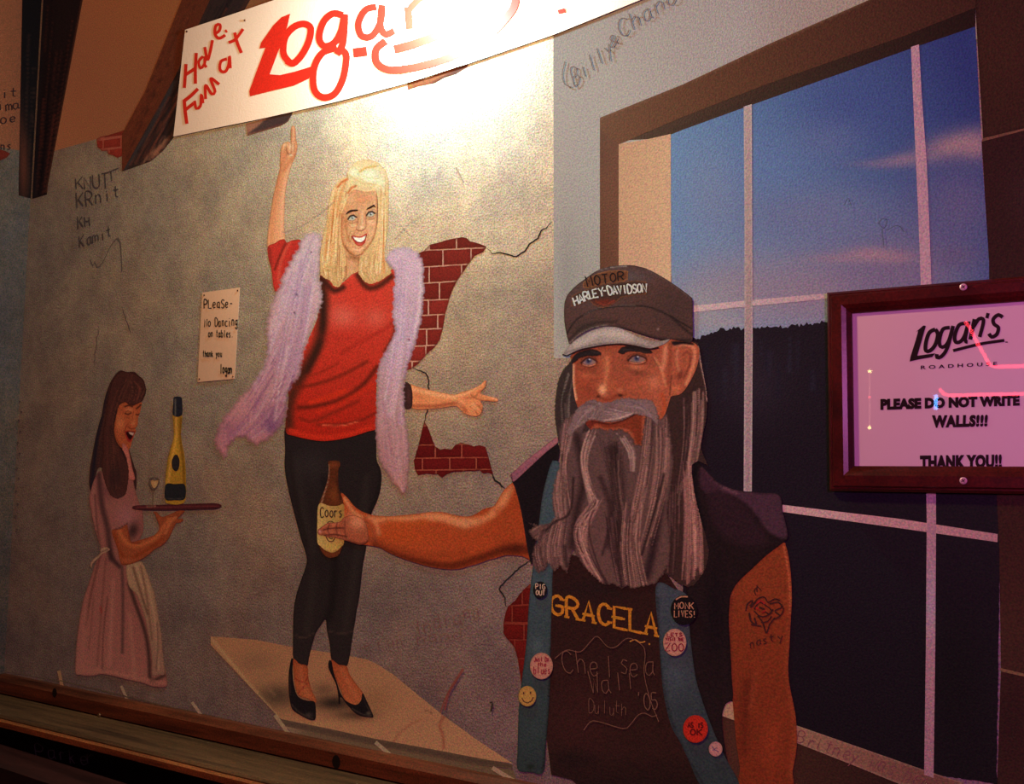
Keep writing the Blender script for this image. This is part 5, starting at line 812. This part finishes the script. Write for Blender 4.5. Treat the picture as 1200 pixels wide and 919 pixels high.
def rail(pts_out, pts_in, nrm_in):
    """one mitred length of moulding, from its outer edge to its inner edge; stepped profile"""
    prof = [(0, -.0030), (0, -.0080), (.10, -.0110), (.16, -.0108), (.22, -.0140), (.62, -.0140), (.72, -.0126), (.80, -.0116), (.97, -.0078), (1, -.0064), (1, -.0030)]
    V = []
    for a, b in zip(pts_out, pts_in):
        for s, y in prof: V.append((a[0]+(b[0]-a[0])*s, y, a[1]+(b[1]-a[1])*s))
    n = len(prof); Fc = [(i, (i+1) % n, n+(i+1) % n, n+i) for i in range(n)]+[tuple(range(n)), tuple(range(n, 2*n))[::-1]]
    me = mesh(V, Fc); b = bmesh.new(); b.from_mesh(me); bmesh.ops.recalc_face_normals(b, faces=b.faces); b.to_mesh(me); b.free()
    return link('frame_rail', me, t, [FW])
OC = [(x0, zT), (x1, zT), (x1, zB), (x0, zB)]; IC = [(ix0, izT), (ix1, izT), (ix1, izB), (ix0, izB)]
for k in range(4): rail([OC[k], OC[(k+1) % 4]], [IC[k], IC[(k+1) % 4]], 0)
SP = flat('sign_paper', (.90, .86, .88), .7, .1)
link('printed_sheet', mesh([(ix0-.004, -.0034, izB-.004), (ix1+.004, -.0034, izB-.004), (ix1+.004, -.0034, izT+.004), (ix0-.004, -.0034, izT+.004)], [(0, 1, 2, 3)]), t, [SP])
IK = flat('print_black', (.018, .012, .014), .5, .2)
pr = lambda s, q, b, sh=0., sp=1., l=38: solid(printed(s, q, (30, 20, 24), l, t, b, sh, space=sp), IK)
# the sheet is 4 mm and the print 5 mm off the wall
pr('PLEASE DO NOT WRITE', '1031.7 467.5 1195 463.2 1195 475.6 1031.7 480.8', .075, 0, 1.04)
pr('ON', '1202 463 1226 462.4 1226 474 1202 475.4', .085)
pr('WALLS!!!', '1092 486.4 1158 486 1157 500 1092 501.8', .07, 0, 1.12)
pr('THANK YOU!!', '1078 533.6 1174 532.4 1174 548.5 1078 550.5', .07, 0, 1.1)
pr('ROADHOUSE', '1079 428.6 1168.5 424 1168.5 428.4 1079 433', .02, 0, 1.7)
LG = lambda s, q: pr(s, q, .03, .25)
blk = paint('lettering', '1082 381.5 1085 382 1081 396 1075 417 1096 414 1092.5 418.5 1076 421.5 1066 423.8 1067 418 1073 399 1076 388 1073.5 389', 38, (40, 20, 30), [], 6, t, False); solid(blk, IK)
lg = [bl('1096 386 1089 390 1085 402 1085 411 1090 411 1096 404 1099 392 1096 386', 4.6), bl('1113 384 1105 386 1101 398 1102 406 1107 406 1112 399 1117 382 1110 408 1103 418 1098 419 1098 415', 4.4), bl('1132 379 1124 381 1119 393 1120 401 1126 400 1131 392 1135 377 1131 398 1134 401', 4.4),
      bl('1142 374 1137 398', 4.6, False), bl('1141 383 1147 374 1152 374 1152 380 1148 395', 4.4), bl('1158 367 1156.5 373', 4, False), bl('1175 372 1170 369 1164 374 1165 380 1170 384 1168 392 1162 395 1159 391', 4.4), bl('1117 411 1150 403 1177 399', 3.6), bl('1178 401 1181 401', 1, False)]
solid(stroke_mesh('lettering', lg, (40, 20, 30), 38, t), IK)
GLS = bpy.data.materials.new('picture_glass'); nt, b = nodes(GLS); nt.nodes.remove(b)
tr = nd(nt, 'ShaderNodeBsdfTransparent'); gl = nd(nt, 'ShaderNodeBsdfGlossy'); gl.inputs['Roughness'].default_value = .015
fr = nd(nt, 'ShaderNodeFresnel'); pw = nd(nt, 'ShaderNodeMapRange'); pw.inputs[3].default_value = 1.55; pw.inputs[4].default_value = 1/1.55; nt.links.new(nd(nt, 'ShaderNodeNewGeometry').outputs['Backfacing'], pw.inputs[0]); nt.links.new(pw.outputs[0], fr.inputs['IOR']); mx = nd(nt, 'ShaderNodeMixShader')
nt.links.new(fr.outputs[0], mx.inputs[0]); nt.links.new(tr.outputs[0], mx.inputs[1]); nt.links.new(gl.outputs[0], mx.inputs[2]); nt.links.new(mx.outputs[0], nt.nodes['Material Output'].inputs[0])
GY = -.0056
link('glass_pane', mesh([(ix0-.004, GY, izB-.004), (ix1+.004, GY, izB-.004), (ix1+.004, GY, izT+.004), (ix0-.004, GY, izT+.004)], [(0, 1, 2, 3)]), t, [GLS])
SM = flat('pink_zinc', (.75, .55, .62), .35, .5, 0, .3); SDK = flat('screw_slot', (.05, .02, .03), .6)
for x, y in [(1129, 336.5), (1129, 563.5)]:
    p_ = at(x, y, 'y', -.0141); s_ = disc('screw', p_, .0042, SM, t, .0016, 16)
    for a in (.6, .6+pi/2):
        dx, dz = cos(a)*.0024, sin(a)*.0024; ex, ez = -sin(a)*.0005, cos(a)*.0005; y_ = p_[1]-.0017
        link('slot', mesh([(p_[0]-dx-ex, y_, p_[2]-dz-ez), (p_[0]+dx-ex, y_, p_[2]+dz-ez), (p_[0]+dx+ex, y_, p_[2]+dz+ez), (p_[0]-dx+ex, y_, p_[2]-dz+ez)], [(0, 1, 2, 3)]), s_, [SDK])

# ------------------------------------------------------------ neon window sign across the room: seen only as its reflection in the picture glass
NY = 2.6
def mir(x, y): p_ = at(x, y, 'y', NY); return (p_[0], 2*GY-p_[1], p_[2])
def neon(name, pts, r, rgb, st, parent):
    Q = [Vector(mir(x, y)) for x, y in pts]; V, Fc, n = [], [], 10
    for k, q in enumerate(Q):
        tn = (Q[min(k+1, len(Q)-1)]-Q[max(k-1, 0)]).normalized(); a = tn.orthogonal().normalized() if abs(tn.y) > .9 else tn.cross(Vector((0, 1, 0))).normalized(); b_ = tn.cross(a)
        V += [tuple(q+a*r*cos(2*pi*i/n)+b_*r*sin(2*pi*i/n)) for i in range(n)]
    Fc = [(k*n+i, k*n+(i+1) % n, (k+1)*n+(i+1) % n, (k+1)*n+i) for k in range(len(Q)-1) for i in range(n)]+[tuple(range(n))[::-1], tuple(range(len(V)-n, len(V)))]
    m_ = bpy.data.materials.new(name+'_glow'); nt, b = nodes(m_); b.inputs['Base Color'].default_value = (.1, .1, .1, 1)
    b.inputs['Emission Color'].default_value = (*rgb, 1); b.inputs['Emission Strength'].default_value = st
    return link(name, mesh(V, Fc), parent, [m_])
t = thing('neon_sign', 'red and blue neon sign seen mirrored in the glass of the framed sign', 'neon sign')
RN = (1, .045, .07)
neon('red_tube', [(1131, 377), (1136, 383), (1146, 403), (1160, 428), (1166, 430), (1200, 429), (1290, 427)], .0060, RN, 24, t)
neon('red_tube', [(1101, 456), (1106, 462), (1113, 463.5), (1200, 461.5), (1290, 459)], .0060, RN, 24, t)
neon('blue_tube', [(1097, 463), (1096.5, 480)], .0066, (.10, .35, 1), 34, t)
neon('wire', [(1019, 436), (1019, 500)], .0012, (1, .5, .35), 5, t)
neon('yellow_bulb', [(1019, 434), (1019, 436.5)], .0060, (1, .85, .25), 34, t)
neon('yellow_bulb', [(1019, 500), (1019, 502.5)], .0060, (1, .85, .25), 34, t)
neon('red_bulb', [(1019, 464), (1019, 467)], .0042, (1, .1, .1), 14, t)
